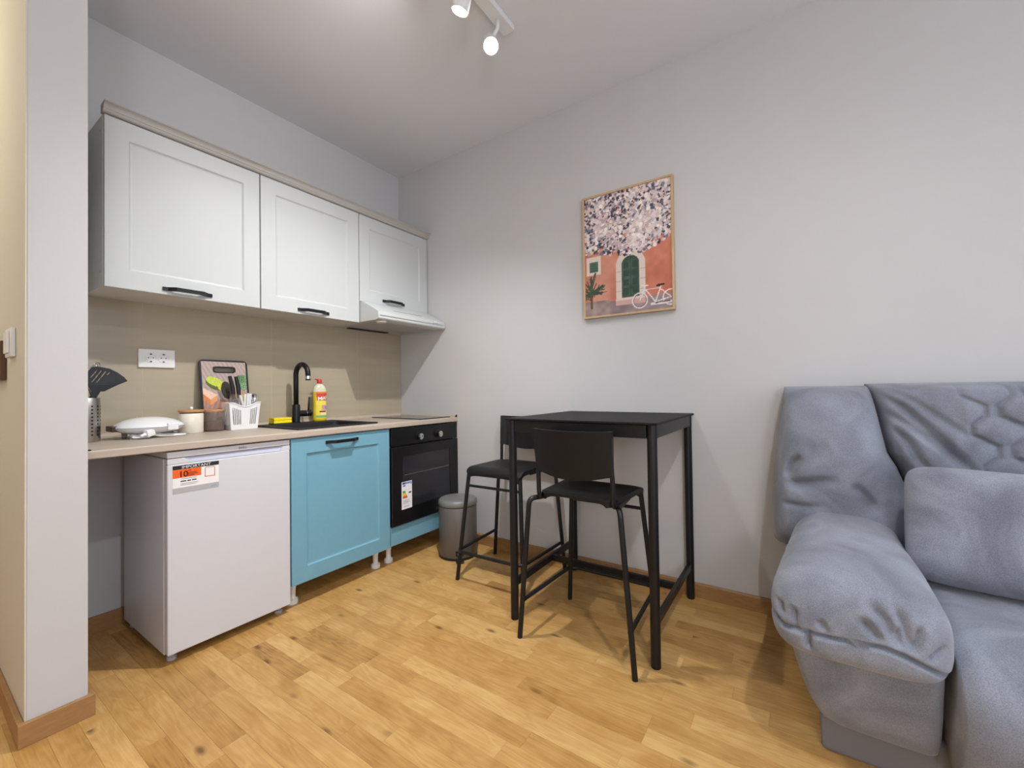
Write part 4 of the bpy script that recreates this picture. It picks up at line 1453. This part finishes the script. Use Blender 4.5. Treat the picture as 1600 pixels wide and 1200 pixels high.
def make_stool(label):
    t_ = thing('bar_stool', label, 'bar stool', (0, 0, 0), 'black bar stools')
    r = 0.0108
    SZ = 0.628
    seat_u = SZ - 0.022
    for s in (-1, 1):
        # rear leg: rises from the floor, bends forward and runs under the seat
        path = fillet([(-0.207, s * 0.2475, 0.0), (-0.196, s * 0.198, seat_u - 0.012), (-0.145, s * 0.172, seat_u - 0.012), (0.02, s * 0.155, seat_u - 0.012)], 0.05, 7)
        obj('leg', tube(BM(), path, r, 14), M_black, t_, smooth=50)
        # front leg
        path = [(0.207, s * 0.215, 0.0), (0.150, s * 0.168, seat_u - 0.012)]
        obj('leg', tube(BM(), path, r, 14), M_black, t_, smooth=50)
        # back post, bends out from under the seat and carries the back panel
        path = fillet([(-0.05, s * 0.150, seat_u - 0.010), (-0.172, s * 0.163, seat_u - 0.010), (-0.176, s * 0.163, 0.70), (-0.196, s * 0.158, 0.872)], 0.035, 7)
        obj('back_post', tube(BM(), path, 0.0095, 12), M_black, t_, smooth=50)
    # seat: rounded square, dished, front edge rolled down
    NX, NY = 22, 22
    bm = BM()
    top, bot = [], []
    for i in range(NX + 1):
        u = i / NX
        rowt, rowb = [], []
        for j in range(NY + 1):
            v = j / NY * 2 - 1
            x = -0.172 + 0.352 * u
            hw = 0.166 + 0.017 * u
            # rounded corners
            cr = 0.03
            if u < 0.12:
                hw -= cr * (1 - math.sqrt(max(0, 1 - ((0.12 - u) / 0.12) ** 2)))
            if u > 0.90:
                hw -= cr * 0.6 * (1 - math.sqrt(max(0, 1 - ((u - 0.90) / 0.10) ** 2)))
            y = v * hw
            roll = max(0, (u - 0.80) / 0.20)
            z = SZ - 0.010 * (1 - v * v) * math.sin(math.pi * min(1, u * 1.1)) - 0.036 * roll ** 2.2 - 0.006 * abs(v) ** 6
            x -= 0.010 * roll ** 3
            if u < 0.08:
                z -= 0.004 * (1 - u / 0.08)
            rowt.append(bm.verts.new((x, y, z)))
            edge_ = 0.012 + 0.012 * abs(v) ** 8
            rowb.append(bm.verts.new((x - 0.003 * roll, y * 0.985, z - edge_)))
        top.append(rowt)
        bot.append(rowb)
    for i in range(NX):
        for j in range(NY):
            bm.faces.new((top[i][j], top[i + 1][j], top[i + 1][j + 1], top[i][j + 1]))
            bm.faces.new((bot[i][j], bot[i][j + 1], bot[i + 1][j + 1], bot[i + 1][j]))
    for i in range(NX):
        bm.faces.new((top[i][0], bot[i][0], bot[i + 1][0], top[i + 1][0]))
        bm.faces.new((top[i][NY], top[i + 1][NY], bot[i + 1][NY], bot[i][NY]))
    for j in range(NY):
        bm.faces.new((top[0][j], top[0][j + 1], bot[0][j + 1], bot[0][j]))
        bm.faces.new((top[NX][j], bot[NX][j], bot[NX][j + 1], top[NX][j + 1]))
    obj('seat', bm, M_blackseat, t_, smooth=50)
    # back panel
    NY, NZ = 26, 12
    bm = BM()
    F_, B_ = [], []
    for i in range(NZ + 1):
        w_ = i / NZ
        rf, rb = [], []
        for j in range(NY + 1):
            v = j / NY * 2 - 1
            zb = 0.722 - 0.030 * (1 - v * v) - 0.006 * abs(v) ** 8
            zt2 = 0.892 - 0.004 * (1 - v * v)
            z = zb + (zt2 - zb) * w_
            y = v * (0.162 + 0.008 * w_)
            xb_ = -0.180 - (z - 0.70) * 0.115 - 0.022 * (1 - v * v)
            wrap = 0.018 * max(0, abs(v) - 0.88) / 0.12
            rf.append(bm.verts.new((xb_ + 0.008 + wrap, y, z)))
            rb.append(bm.verts.new((xb_ - 0.004, y * 1.02, z)))
        F_.append(rf)
        B_.append(rb)
    for i in range(NZ):
        for j in range(NY):
            bm.faces.new((F_[i][j], F_[i][j + 1], F_[i + 1][j + 1], F_[i + 1][j]))
            bm.faces.new((B_[i][j], B_[i + 1][j], B_[i + 1][j + 1], B_[i][j + 1]))
    for i in range(NZ):
        bm.faces.new((F_[i][0], F_[i + 1][0], B_[i + 1][0], B_[i][0]))
        bm.faces.new((F_[i][NY], B_[i][NY], B_[i + 1][NY], F_[i + 1][NY]))
    for j in range(NY):
        bm.faces.new((F_[0][j], B_[0][j], B_[0][j + 1], F_[0][j + 1]))
        bm.faces.new((F_[NZ][j], F_[NZ][j + 1], B_[NZ][j + 1], B_[NZ][j]))
    obj('backrest', bm, M_blackseat, t_, smooth=50)
    # U-shaped footrest and the bar between the front legs
    zf = 0.162

    def leg_at(x0, y0, x1, y1, z):
        k_ = z / (seat_u - 0.012)
        return x0 + (x1 - x0) * k_, y0 + (y1 - y0) * k_
    rxr, ryr = leg_at(-0.207, 0.2475, -0.196, 0.198, zf)
    rxf, ryf = leg_at(0.207, 0.215, 0.150, 0.168, zf)
    path = fillet([(rxr, -ryr + 0.004, zf), (rxf + 0.004, -ryf - 0.008, zf), (rxf + 0.022, -ryf + 0.03, zf), (rxf + 0.022, ryf - 0.03, zf), (rxf + 0.004, ryf + 0.008, zf), (rxr, ryr - 0.004, zf)], 0.02, 5)
    obj('footrest', tube(BM(), path, 0.0088, 12), M_black, t_, smooth=50)
    zc_ = 0.520
    cxx, cyy = leg_at(0.207, 0.215, 0.150, 0.168, zc_)
    obj('front_stretcher', tube(BM(), [(cxx, -cyy, zc_), (cxx, cyy, zc_)], 0.0075, 10), M_black, t_, smooth=50)
    return t_


st1 = make_stool('black bar stool standing in front of the table with its back to the room')
st2 = copy_tree(st1)
st2['label'] = 'black bar stool against the wall between the pedal bin and the table'
st1.location = (-0.575, -1.868, 0)
st2.location = (-0.295, -1.238, 0)
st2.rotation_euler = (0, 0, math.pi + math.radians(1.5))

# ================================================================== PICTURE
GW, GH = 150, 208
img = np.zeros((GH, GW, 3))
VV, UU = np.mgrid[0:GH, 0:GW]
uu, vv = UU / (GW - 1), VV / (GH - 1)


def vnoise(sx, sy, seed):
    r_ = np.random.default_rng(seed)
    g_ = r_.random((sy + 2, sx + 2))
    x, y = uu * sx, vv * sy
    i, j = x.astype(int), y.astype(int)
    f, h = x - i, y - j
    f, h = f * f * (3 - 2 * f), h * h * (3 - 2 * h)
    return (g_[j, i] * (1 - f) + g_[j, i + 1] * f) * (1 - h) + (g_[j + 1, i] * (1 - f) + g_[j + 1, i + 1] * f) * h


n1 = vnoise(5, 7, 1)
n2 = vnoise(18, 25, 2)
wall_c = np.array((200, 120, 96)) + (n1[..., None] - 0.5) * 36 + (n2[..., None] - 0.5) * 18
pale = np.clip(1.2 - 3.2 * np.abs(uu - 0.22) - 1.6 * np.abs(vv - 0.2), 0, 1) * (0.5 + n1)
wall_c = wall_c * (1 - 0.55 * pale[..., None]) + np.array((214, 168, 150)) * 0.55 * pale[..., None]
img[:] = wall_c
gr = vv < 0.105 + 0.012 * np.sin(uu * 9)
img[gr] = (np.array((146, 128, 130)) + (n2[..., None] - 0.5) * 40 + (n1[..., None] - .5) * 20)[gr]
ch = (uu < 0.30) & (vv < 0.125)
img[ch] = (np.array((150, 130, 126)) + (n2[..., None] - 0.5) * 40)[ch]


def disc(cx, cy, r, col, asp=GW / GH * 1.0):
    k_ = ((uu - cx) ** 2 + ((vv - cy) * 1.39) ** 2) < r * r
    img[k_] = col


def line(x0, y0, x1, y1, wd, col):
    L2 = (x1 - x0) ** 2 + ((y1 - y0) * 1.39) ** 2
    t_ = np.clip(((uu - x0) * (x1 - x0) + (vv - y0) * 1.39 * (y1 - y0) * 1.39) / L2, 0, 1)
    d_ = np.hypot(uu - x0 - t_ * (x1 - x0), (vv - y0 - t_ * (y1 - y0)) * 1.39)
    img[d_ < wd] = col


# window
k_ = (uu > 0.02) & (uu < 0.20) & (vv > 0.345) & (vv < 0.50)
img[k_] = (226, 210, 196)
k_ = (uu > 0.055) & (uu < 0.165) & (vv > 0.37) & (vv < 0.455)
img[k_] = (78, 112, 94)
for q in np.arange(0.375, 0.455, 0.012):
    line(0.06, q, 0.16, q, 0.003, (52, 84, 70))
# arch and door
ax = 0.548


def arch(hw, vb, vs, col):
    k = (np.abs(uu - ax) < hw) & (vv > vb) & (vv < vs)
    k |= ((uu - ax) ** 2 + ((vv - vs) * 1.39) ** 2 < hw * hw) & (vv >= vs)
    img[k] = col
    return k


arch(0.168, 0.105, 0.385, (222, 206, 194))
for q in (0.18, 0.26, 0.34):
    line(0.38, q, 0.44, q, 0.003, (180, 160, 150))
    line(0.655, q, 0.715, q, 0.003, (180, 160, 150))
kd = arch(0.103, 0.125, 0.385, (60, 84, 70))
img[kd] += ((n2[..., None] - 0.5) * 30)[kd]
line(ax, 0.125, ax, 0.46, 0.004, (36, 56, 46))
for q in (0.15, 0.22, 0.29, 0.36):
    for s in (-0.05, 0.05):
        k_ = (np.abs(uu - ax - s) < 0.03) & (vv > q) & (vv < q + 0.05)
        img[k_] = (46, 68, 56)
k_ = (uu > 0.37) & (uu < 0.73) & (vv > 0.065) & (vv < 0.118)
img[k_] = (206, 166, 158)
k_ = (uu > 0.37) & (uu < 0.73) & (vv > 0.105) & (vv < 0.118)
img[k_] = (226, 200, 192)
# palm
for q in range(46):
    a = rng.uniform(-0.5, math.pi + 0.5)
    L_ = rng.uniform(0.10, 0.2)
    cx0, cy0 = 0.08 + rng.normal(0, 0.015), 0.19 + rng.normal(0, 0.03)
    c = (44 + rng.integers(0, 40), 58 + rng.integers(0, 40), 48 + rng.integers(0, 26))
    line(cx0, cy0, cx0 + L_ * math.cos(a), cy0 + L_ * 0.85 * math.sin(a), 0.006, c)
line(0.08, 0.07, 0.075, 0.18, 0.014, (96, 70, 56))
# bicycle
wc = (232, 224, 220)


def ringc(cx, cy, r, wd, col):
    d_ = np.hypot(uu - cx, (vv - cy) * 1.39)
    img[np.abs(d_ - r) < wd] = col


ringc(0.65, 0.085, 0.082, 0.006, wc)
ringc(0.65, 0.085, 0.070, 0.003, (70, 60, 62))
ringc(0.985, 0.085, 0.082, 0.006, wc)
line(0.65, 0.085, 0.71, 0.19, 0.006, wc)
line(0.70, 0.165, 0.87, 0.165, 0.005, wc)
line(0.72, 0.16, 0.82, 0.06, 0.006, wc)
line(0.82, 0.06, 0.88, 0.175, 0.006, wc)
line(0.82, 0.06, 0.985, 0.085, 0.005, wc)
line(0.87, 0.16, 0.985, 0.085, 0.005, wc)
line(0.84, 0.185, 0.91, 0.188, 0.011, (36, 30, 32))
line(0.68, 0.20, 0.74, 0.195, 0.006, wc)
line(0.78, 0.045, 1.0, 0.05, 0.014, (224, 216, 214))
line(0.82, 0.052, 0.97, 0.055, 0.006, (90, 80, 84))
# blossoms
bot = 0.50 + 0.045 * np.sin(uu * 5.2 + 1.6) + 0.05 * uu + 0.03 * (n1 - 0.5)
pal = np.array(((236, 222, 218), (226, 206, 200), (210, 186, 182), (190, 172, 174), (240, 230, 226), (222, 206, 210)))
drk = np.array(((58, 62, 84), (74, 82, 104), (96, 108, 128), (88, 66, 66), (120, 128, 142), (44, 42, 56)))
for q in range(3600):
    cx0 = rng.random()
    b0 = 0.50 + 0.045 * math.sin(cx0 * 5.2 + 1.6) + 0.05 * cx0
    cy0 = rng.uniform(b0 - 0.02, 1.0)
    if cy0 < b0 + 0.03 and rng.random() < 0.6:
        continue
    r_ = rng.uniform(0.008, 0.024)
    i0, i1 = max(0, int((cx0 - r_) * GW)), min(GW, int((cx0 + r_) * GW) + 2)
    j0, j1 = max(0, int((cy0 - r_) * GH)), min(GH, int((cy0 + r_) * GH) + 2)
    sub = np.hypot(uu[j0:j1, i0:i1] - cx0, (vv[j0:j1, i0:i1] - cy0) * 1.39) < r_
    dense = vnoise_val = n1[min(GH - 1, int(cy0 * GH)), min(GW - 1, int(cx0 * GW))]
    isd = rng.random() < 0.34 + 0.9 * (dense - 0.5)
    if isd:
        sub &= np.hypot(uu[j0:j1, i0:i1] - cx0, (vv[j0:j1, i0:i1] - cy0) * 1.39) < r_ * 0.8
    col = (drk if isd else pal)[rng.integers(0, 6)] + rng.normal(0, 8)
    img[j0:j1, i0:i1][sub] = col
PY0, PY1, PZ0, PZ1 = -1.600, -2.106, 1.458, 2.160
t = thing('framed_picture', 'framed print of a coral house with white blossoms and a bicycle', 'picture', (-0.001, (PY0 + PY1) / 2, PZ0))
fb = 0.011
paint_grid('art_print', img, lambda u, v: (-0.0245, PY0 - fb + (PY1 - PY0 + 2 * fb) * u, PZ0 + fb + (PZ1 - PZ0 - 2 * fb) * v), M_print, t)
obj('backing', bx(-0.0242, -0.001, PY1 + 0.004, PY0 - 0.004, PZ0 + 0.004, PZ1 - 0.004), M_carcass, t)
for a in ((PY1, PY0, PZ0, PZ0 + fb), (PY1, PY0, PZ1 - fb, PZ1)):
    obj('frame_bar', bx(-0.031, -0.0008, a[0], a[1], a[2], a[3], bev=0.0008, seg=1), M_frame, t)
for a in ((PY1, PY1 + fb, PZ0 + fb, PZ1 - fb), (PY0 - fb, PY0, PZ0 + fb, PZ1 - fb)):
    obj('frame_bar', bx(-0.031, -0.0008, a[0], a[1], a[2], a[3], bev=0.0008, seg=1), M_frame, t)

# ================================================================== SOFA
sofa = thing('sofa', 'blue-grey suede sofa with puffy arms and a tufted back', 'sofa', (-0.5, -3.52, 0))
YC = -3.52


def seg_dist(P, poly):
    """distance of points P (n,2) to a polyline, plus position 0..1 along it"""
    best = np.full(len(P), 1e9)
    par = np.zeros(len(P))
    tot = len(poly) - 1
    for i in range(tot):
        a, b = np.array(poly[i]), np.array(poly[i + 1])
        d = b - a
        t_ = np.clip(((P - a) @ d) / (d @ d), 0, 1)
        q = np.linalg.norm(P - a - t_[:, None] * d, axis=1)
        k = q < best
        best[k] = q[k]
        par[k] = (i + t_[k]) / tot
    return best, par


def grooves(P, lines):
    """sum of soft creases: (polyline, depth, width, taper)"""
    out = np.zeros(len(P))
    for poly, dep, wid, taper in lines:
        d, s = seg_dist(P, poly)
        f = np.ones(len(P))
        if taper:
            f = np.clip(np.minimum(s, 1 - s) * 4 + (0.15 if taper == 1 else 0.0), 0, 1)
        out += dep * f * np.exp(-(d / wid) ** 2)
    return out


def grid_obj(name, X, m, parent, closed_u=False, caps=True, mirror=False):
    """X: (nu, nv, 3) surface grid"""
    nu, nv = X.shape[:2]
    if mirror:
        X = X.copy()
        X[..., 1] = 2 * YC - X[..., 1]
    V = X.reshape(-1, 3).tolist()
    F = []
    for i in range(nu if closed_u else nu - 1):
        i2 = (i + 1) % nu
        for j in range(nv - 1):
            F.append((i * nv + j, i2 * nv + j, i2 * nv + j + 1, i * nv + j + 1))
    if caps:
        F.append(tuple(i * nv for i in range(nu)))
        F.append(tuple(i * nv + nv - 1 for i in reversed(range(nu))))
    bm = BM()
    vs = [bm.verts.new(v) for v in V]
    for f in F:
        try:
            bm.faces.new([vs[k] for k in f])
        except ValueError:
            pass
    return obj(name, bm, m, parent, smooth=True)


def normals(X):
    du = np.gradient(X, axis=0)
    dv = np.gradient(X, axis=1)
    n = np.cross(du, dv)
    return n / (np.linalg.norm(n, axis=2, keepdims=True) + 1e-9)


def fbm(P, s, seed=0.0):
    return np.array([noise.noise(Vector((p[0] * s + seed, p[1] * s, p[2] * s))) for p in P])


# plinth
obj('plinth', bx(-0.775, -0.06, -4.38, -2.66, 0.0005, 0.13, bev=0.01), mat('plinth_fabric', (120, 118, 120), 0.9), sofa)


def superring(cx, cy, hx, hy, e, z, n=72):
    r_ = []
    for k in range(n):
        a = 2 * math.pi * k / n
        c_, s_ = math.cos(a), math.sin(a)
        r_.append((cx + hx * math.copysign(abs(c_) ** (2 / e), c_), cy + hy * math.copysign(abs(s_) ** (2 / e), s_), z))
    return r_


def arm_body(mirror):
    zs = [0.095, 0.10, 0.12, 0.16, 0.20, 0.25, 0.30, 0.35, 0.40, 0.43]
    rings = []
    for z in zs:
        s = (z - 0.1) / 0.3
        xf = -0.80 - 0.105 * min(1, max(0, s)) ** 0.6
        yl = -2.675 + 0.104 * min(1, max(0, s)) ** 0.5
        if z < 0.1:
            xf += 0.02
            yl -= 0.02
        yr = -2.915
        rings.append(superring((xf - 0.10) / 2, (yl + yr) / 2, (-0.10 - xf) / 2, (yl - yr) / 2, 9, z, 120))
    X = np.array(rings)                      # (nz, n, 3)
    X = np.transpose(X, (1, 0, 2))
    return grid_obj('arm_body', X, M_suede, sofa, True, True, mirror)


ARM_LINES = [
    ([(-2.535, 0.425), (-2.574, 0.404), (-2.631, 0.410), (-2.683, 0.413), (-2.782, 0.420), (-2.817, 0.412), (-2.861, 0.392), (-2.90, 0.368)], 0.014, 0.0055, 0),
    ([(-2.599, 0.469), (-2.601, 0.436), (-2.605, 0.403)], 0.012, 0.009, 2),
    ([(-2.631, 0.416), (-2.632, 0.361)], 0.014, 0.007, 1),
    ([(-2.754, 0.527), (-2.789, 0.482), (-2.806, 0.426)], 0.014, 0.011, 2),
    ([(-2.808, 0.526), (-2.824, 0.477), (-2.834, 0.420)], 0.013, 0.011, 2),
    ([(-2.809, 0.480), (-2.815, 0.426)], 0.012, 0.007, 2),
    ([(-2.852, 0.488), (-2.849, 0.455), (-2.837, 0.418)], 0.013, 0.008, 2),
    ([(-2.899, 0.445), (-2.861, 0.407)], 0.011, 0.007, 2),
    ([(-2.735, 0.482), (-2.782, 0.429)], 0.012, 0.011, 2),
    ([(-2.655, 0.455), (-2.672, 0.418)], 0.009, 0.009, 2),
    ([(-2.565, 0.47), (-2.572, 0.43)], 0.009, 0.008, 2),
]


def arm_pad(mirror):
    nb, nc, na = 40, 80, 220
    nt_ = nb + nc
    X = np.zeros((na, nt_, 3))
    for i in range(nt_):
        if i < nb:
            x, s = -0.20 - 0.58 * i / (nb - 1), 1.0
        else:
            ph = (i - nb + 1) / nc * math.pi / 2 * 0.985
            x, s = -0.78 - 0.178 * math.sin(ph) ** (2 / 3.5), math.cos(ph) ** (2 / 3.5)
        t_ = (-0.20 - x) / 0.758
        yl = -2.605 + 0.068 * min(1, t_ * 1.05)
        yr = -2.915 - 0.012 * t_
        zt_ = 0.594 - 0.026 * t_ - 0.022 * t_ ** 4
        zb = 0.326
        cy, cz = (yl + yr) / 2, zb + (zt_ - zb) * 0.40
        for k in range(na):
            a = 2 * math.pi * k / na
            c_, s_ = math.cos(a), math.sin(a)
            e = 2.8 if s_ > 0 else 2.8 + 2.0 * abs(s_)
            hy = (yl - yr) / 2
            hz = (zt_ - cz) if s_ > 0 else (cz - zb)
            X[k, i] = (x, cy + hy * s * math.copysign(abs(c_) ** (2 / e), c_), cz + hz * s * math.copysign(abs(s_) ** (2 / e), s_))
    # lip droops lower at the middle of the front
    n = normals(X)
    P = X.reshape(-1, 3)
    N_ = n.reshape(-1, 3)
    # orient normals outward
    ctr = np.array((-0.55, -2.735, 0.46))
    flip = np.sign(((P - ctr) * N_).sum(1))
    N_ = N_ * flip[:, None]
    front = np.clip((-P[:, 0] - 0.70) / 0.14, 0, 1)
    g_ = grooves(P[:, 1:], ARM_LINES) * front * 1.45
    soft = fbm(P, 5.0, 3.1) * 0.004 + fbm(P, 14.0, 9.0) * 0.0012
    # seam crease under the pad where it meets the back
    P2 = P + N_ * (soft - g_)[:, None]
    return grid_obj('arm_pad', P2.reshape(X.shape), M_suede, sofa, True, True, mirror)


for mir in (False, True):
    arm_body(mir)
    arm_pad(mir)


def pillow_back(name, ya, yb, z0, z1, lines, thick, hexy=False, mirror=False, nu=96, nv=84, yshift=None, p=7.0, low=0.30, topd=0.20, fade=None, both=False):
    """upholstered back section: front face bulges towards -x, closed behind"""
    U = np.linspace(0, 1, nu)
    Vv = np.linspace(0, 1, nv)
    # dense near the borders
    U = 0.6 * U + 0.4 * (0.5 - 0.5 * np.cos(np.pi * U))
    Vv = 0.6 * Vv + 0.4 * (0.5 - 0.5 * np.cos(np.pi * Vv))
    uu_, vv_ = np.meshgrid(U, Vv, indexing='ij')
    z = z0 + (z1 - z0) * vv_
    left = ya(z)
    right = yb(z)
    y = left + (right - left) * uu_
    dep = low + (topd - low) * ((z - z0) / (z1 - z0))
    edge = np.clip((1 - np.abs(2 * uu_ - 1) ** p) * (1 - np.abs(2 * vv_ - 1) ** p), 0, 1) ** (1 / 2.6)
    P = np.stack([y.ravel(), z.ravel()], 1)
    d = grooves(P, lines) * 1.3
    if both:
        Pm = P.copy()
        Pm[:, 0] = 2 * YC - Pm[:, 0]
        d += grooves(Pm, lines)
    bulge = thick * np.sin(np.pi * uu_) ** 0.7 * np.sin(np.pi * np.clip(vv_ * 1.0, 0, 1)) ** 0.6
    disp = bulge.ravel() - d
    if hexy:
        # tufting: zigzag seams between columns of hexagonal cells
        hx_ = np.zeros(len(P))
        for kk in range(0, 13):
            zz = []
            for n_ in range(-1, 5):
                zc_ = 1.03 - 0.13 * n_
                yc_ = -3.097 - 0.0745 * kk - 0.022 * n_
                a_ = 0.022 if kk % 2 == 0 else -0.022
                zz += [(yc_ + a_, zc_ + 0.016), (yc_ + a_, zc_ - 0.016), (yc_ - a_ - 0.011, zc_ - 0.050), (yc_ - a_ - 0.011, zc_ - 0.082)]
            d_, _ = seg_dist(P, zz)
            hx_ += -0.013 * np.exp(-(d_ / 0.0065) ** 2) - 0.008 * np.exp(-(d_ / 0.022) ** 2)
        hx_ += 0.010
        ins = np.clip((-3.045 - P[:, 0] - 0.15 * (1.05 - P[:, 1])) / 0.03, 0, 1) * np.clip((P[:, 0] - (2 * YC + 3.045)) / 0.03, 0, 1)
        disp = disp + hx_ * ins
    wob = np.array([noise.noise(Vector((q[0] * 5, q[1] * 5, 2.0))) * 0.004 + noise.noise(Vector((q[0] * 14, q[1] * 14, 7.0))) * 0.0008 for q in P])
    disp = disp + wob
    xf = -0.045 - dep * edge - disp.reshape(edge.shape) * np.clip(edge * 1.3, 0, 1)
    Xf = np.stack([xf, y, z], 2)
    # closed back: mirror sheet at the wall side
    xb_ = np.full_like(xf, -0.035)
    Xb = np.stack([xb_, y, z], 2)
    if mirror:
        for A in (Xf, Xb):
            A[..., 1] = 2 * YC - A[..., 1]
    bm = BM()
    vf = [[bm.verts.new(Xf[i, j]) for j in range(nv)] for i in range(nu)]
    ib = list(range(0, nu, 5)) + [nu - 1]
    for i in range(nu - 1):
        for j in range(nv - 1):
            bm.faces.new((vf[i][j], vf[i + 1][j], vf[i + 1][j + 1], vf[i][j + 1]))
    # side walls and rear as one border loop
    loop = [(i, 0) for i in range(nu)] + [(nu - 1, j) for j in range(1, nv)] + [(i, nv - 1) for i in range(nu - 2, -1, -1)] + [(0, j) for j in range(nv - 2, 0, -1)]
    vb = [bm.verts.new(Xb[i, j]) for i, j in loop]
    m_ = len(loop)
    for k in range(m_):
        k2 = (k + 1) % m_
        bm.faces.new((vf[loop[k][0]][loop[k][1]], vb[k], vb[k2], vf[loop[k2][0]][loop[k2][1]]))
    bm.faces.new(vb)
    return obj(name, bm, M_suede, sofa, smooth=True)


WING = [
    ([(-2.720, 1.03), (-2.818, 0.955), (-2.890, 0.834)], 0.010, 0.022, 1),
    ([(-2.690, 1.035), (-2.77, 0.965), (-2.85, 0.86)], 0.006, 0.018, 1),
    ([(-2.628, 0.785), (-2.598, 0.745), (-2.580, 0.690)], 0.024, 0.014, 2),
    ([(-2.560, 0.672), (-2.652, 0.684), (-2.745, 0.706)], 0.020, 0.016, 2),
    ([(-2.777, 0.698), (-2.812, 0.656), (-2.845, 0.600)], 0.020, 0.018, 2),
    ([(-2.55, 0.60), (-2.62, 0.598), (-2.70, 0.604)], 0.014, 0.010, 2),
    ([(-2.64, 0.80), (-2.72, 0.82)], 0.006, 0.03, 2),
]
BACK = [
    ([(-2.885, 1.045), (-2.954, 1.001), (-3.031, 0.927), (-3.099, 0.868)], 0.010, 0.014, 1),
    ([(-2.882, 1.019), (-2.937, 0.968), (-2.984, 0.904), (-3.058, 0.813), (-3.105, 0.745)], 0.024, 0.016, 1),
    ([(-2.887, 0.956), (-2.952, 0.903), (-3.029, 0.832), (-3.094, 0.754)], 0.014, 0.013, 1),
    ([(-2.905, 0.901), (-2.943, 0.848), (-2.966, 0.795), (-2.995, 0.740)], 0.022, 0.014, 1),
]
ys_l = lambda z: np.where(z > 0.55, -2.520 - 0.052 * np.clip((z - 0.55) / 0.5, 0, 1) ** 1.3, -2.520)
ys_s = lambda z: -2.906 + 0.052 * np.clip((z - 0.75) / 0.3, 0, 1) - 0.05 * np.clip((0.80 - z) / 0.15, 0, 1)
ys_sr = lambda z: 2 * YC - ys_s(z)
for mir in (False, True):
    w_ = pillow_back('back_wing', lambda z: ys_l(z), lambda z: ys_s(z) - 0.004, 0.40, 1.052, WING, 0.035, mirror=mir, p=9.0, low=0.32, topd=0.20)
pillow_back('back_panel', lambda z: ys_s(z) + 0.004, lambda z: ys_sr(z) - 0.004, 0.38, 1.060, BACK, 0.012, hexy=True, nu=380, nv=170, p=16.0, low=0.34, topd=0.22, both=True)

# seat with waterfall front


def seat():
    prof = [(-0.20, 0.10), (-0.20, 0.38), (-0.30, 0.425), (-0.45, 0.440), (-0.60, 0.447), (-0.74, 0.446), (-0.83, 0.432), (-0.90, 0.400), (-0.945, 0.35), (-0.955, 0.29), (-0.94, 0.22), (-0.905, 0.15),
            (-0.865, 0.10), (-0.84, 0.095)]
    # resample smoothly
    pts = [Vector((a, b, 0)) for a, b in prof]
    rs = []
    for i in range(len(pts) - 1):
        p0, p1, p2, p3 = (pts[max(0, min(len(pts) - 1, i + k))] for k in (-1, 0, 1, 2))
        if i == 0:
            rs.append(p1)
            continue
        for q in range(7):
            s = q / 7
            rs.append(0.5 * ((2 * p1) + (p2 - p0) * s + (2 * p0 - 5 * p1 + 4 * p2 - p3) * s * s + (3 * p1 - p0 - 3 * p2 + p3) * s ** 3))
    rs.append(pts[-1])
    ys_ = np.concatenate([np.linspace(-2.922, -2.97, 12), np.linspace(-2.99, 2 * YC + 2.99, 80), np.linspace(2 * YC + 2.97, 2 * YC + 2.922, 12)])
    X = np.zeros((len(rs), len(ys_), 3))
    for j, y in enumerate(ys_):
        dd = min(abs(y + 2.922), abs(y - (2 * YC + 2.922)))
        s = 1 - 0.05 * max(0, 1 - dd / 0.05) ** 2.5
        for i, p_ in enumerate(rs):
            wob = noise.noise(Vector((p_.x * 4, y * 4, p_.y * 4))) * 0.008
            cx, cz = -0.55, 0.25
            X[i, j] = (cx + (p_.x - cx) * s + (-wob if p_.x < -0.8 else 0), y, cz + (p_.y - cz) * s + (wob if p_.x > -0.85 else 0))
    return grid_obj('seat_cushion', X, M_suede, sofa, True, True)


seat()

# throw cushion leaning on the sofa back


def throw_cushion():
    w2, h2, th = 0.265, 0.175, 0.075
    n = 64
    A = np.linspace(-1, 1, n)
    A = np.sign(A) * (1 - (1 - np.abs(A)) ** 1.5)
    a, b = np.meshgrid(A, A, indexing='ij')
    edge = np.clip((1 - np.abs(a) ** 5) * (1 - np.abs(b) ** 5), 0, 1) ** 0.5
    # corners pull in slightly, sides bow
    sx = a * w2 * (1 - 0.035 * (np.abs(b) ** 3) * (1 - np.abs(a)) + 0.0) * (1 - 0.02 * np.abs(b) ** 8)
    sz = b * h2 * (1 - 0.03 * (np.abs(a) ** 8))
    cpull = 1 - 0.06 * (np.abs(a) * np.abs(b)) ** 7
    sx, sz = sx * cpull, sz * cpull
    bm = BM()
    M_ = Matrix.Translation((-0.488, -3.160, 0.446 + 0.172)) @ Matrix.Rotation(math.radians(2.0), 4, 'X') @ Matrix.Rotation(math.radians(12), 4, 'Y')
    sheets = []
    for sgn in (-1, 1):
        vs = []
        for i in range(n):
            row = []
            for j in range(n):
                t_ = edge[i, j] * th * (1 - 0.12 * b[i, j])
                wv = noise.noise(Vector((sx[i, j] * 6, sz[i, j] * 6, sgn))) * 0.0022
                row.append(bm.verts.new(M_ @ Vector((sgn * (t_ + wv * edge[i, j]), sx[i, j], sz[i, j]))))
            vs.append(row)
        sheets.append(vs)
        for i in range(n - 1):
            for j in range(n - 1):
                q = (vs[i][j], vs[i + 1][j], vs[i + 1][j + 1], vs[i][j + 1])
                bm.faces.new(q if sgn > 0 else tuple(reversed(q)))
    bmesh.ops.remove_doubles(bm, verts=bm.verts, dist=0.0008)
    return tag(obj('throw_cushion', bm, M_suede, smooth=True), 'plain blue-grey rectangular cushion leaning on the sofa back', 'cushion')


throw_cushion()
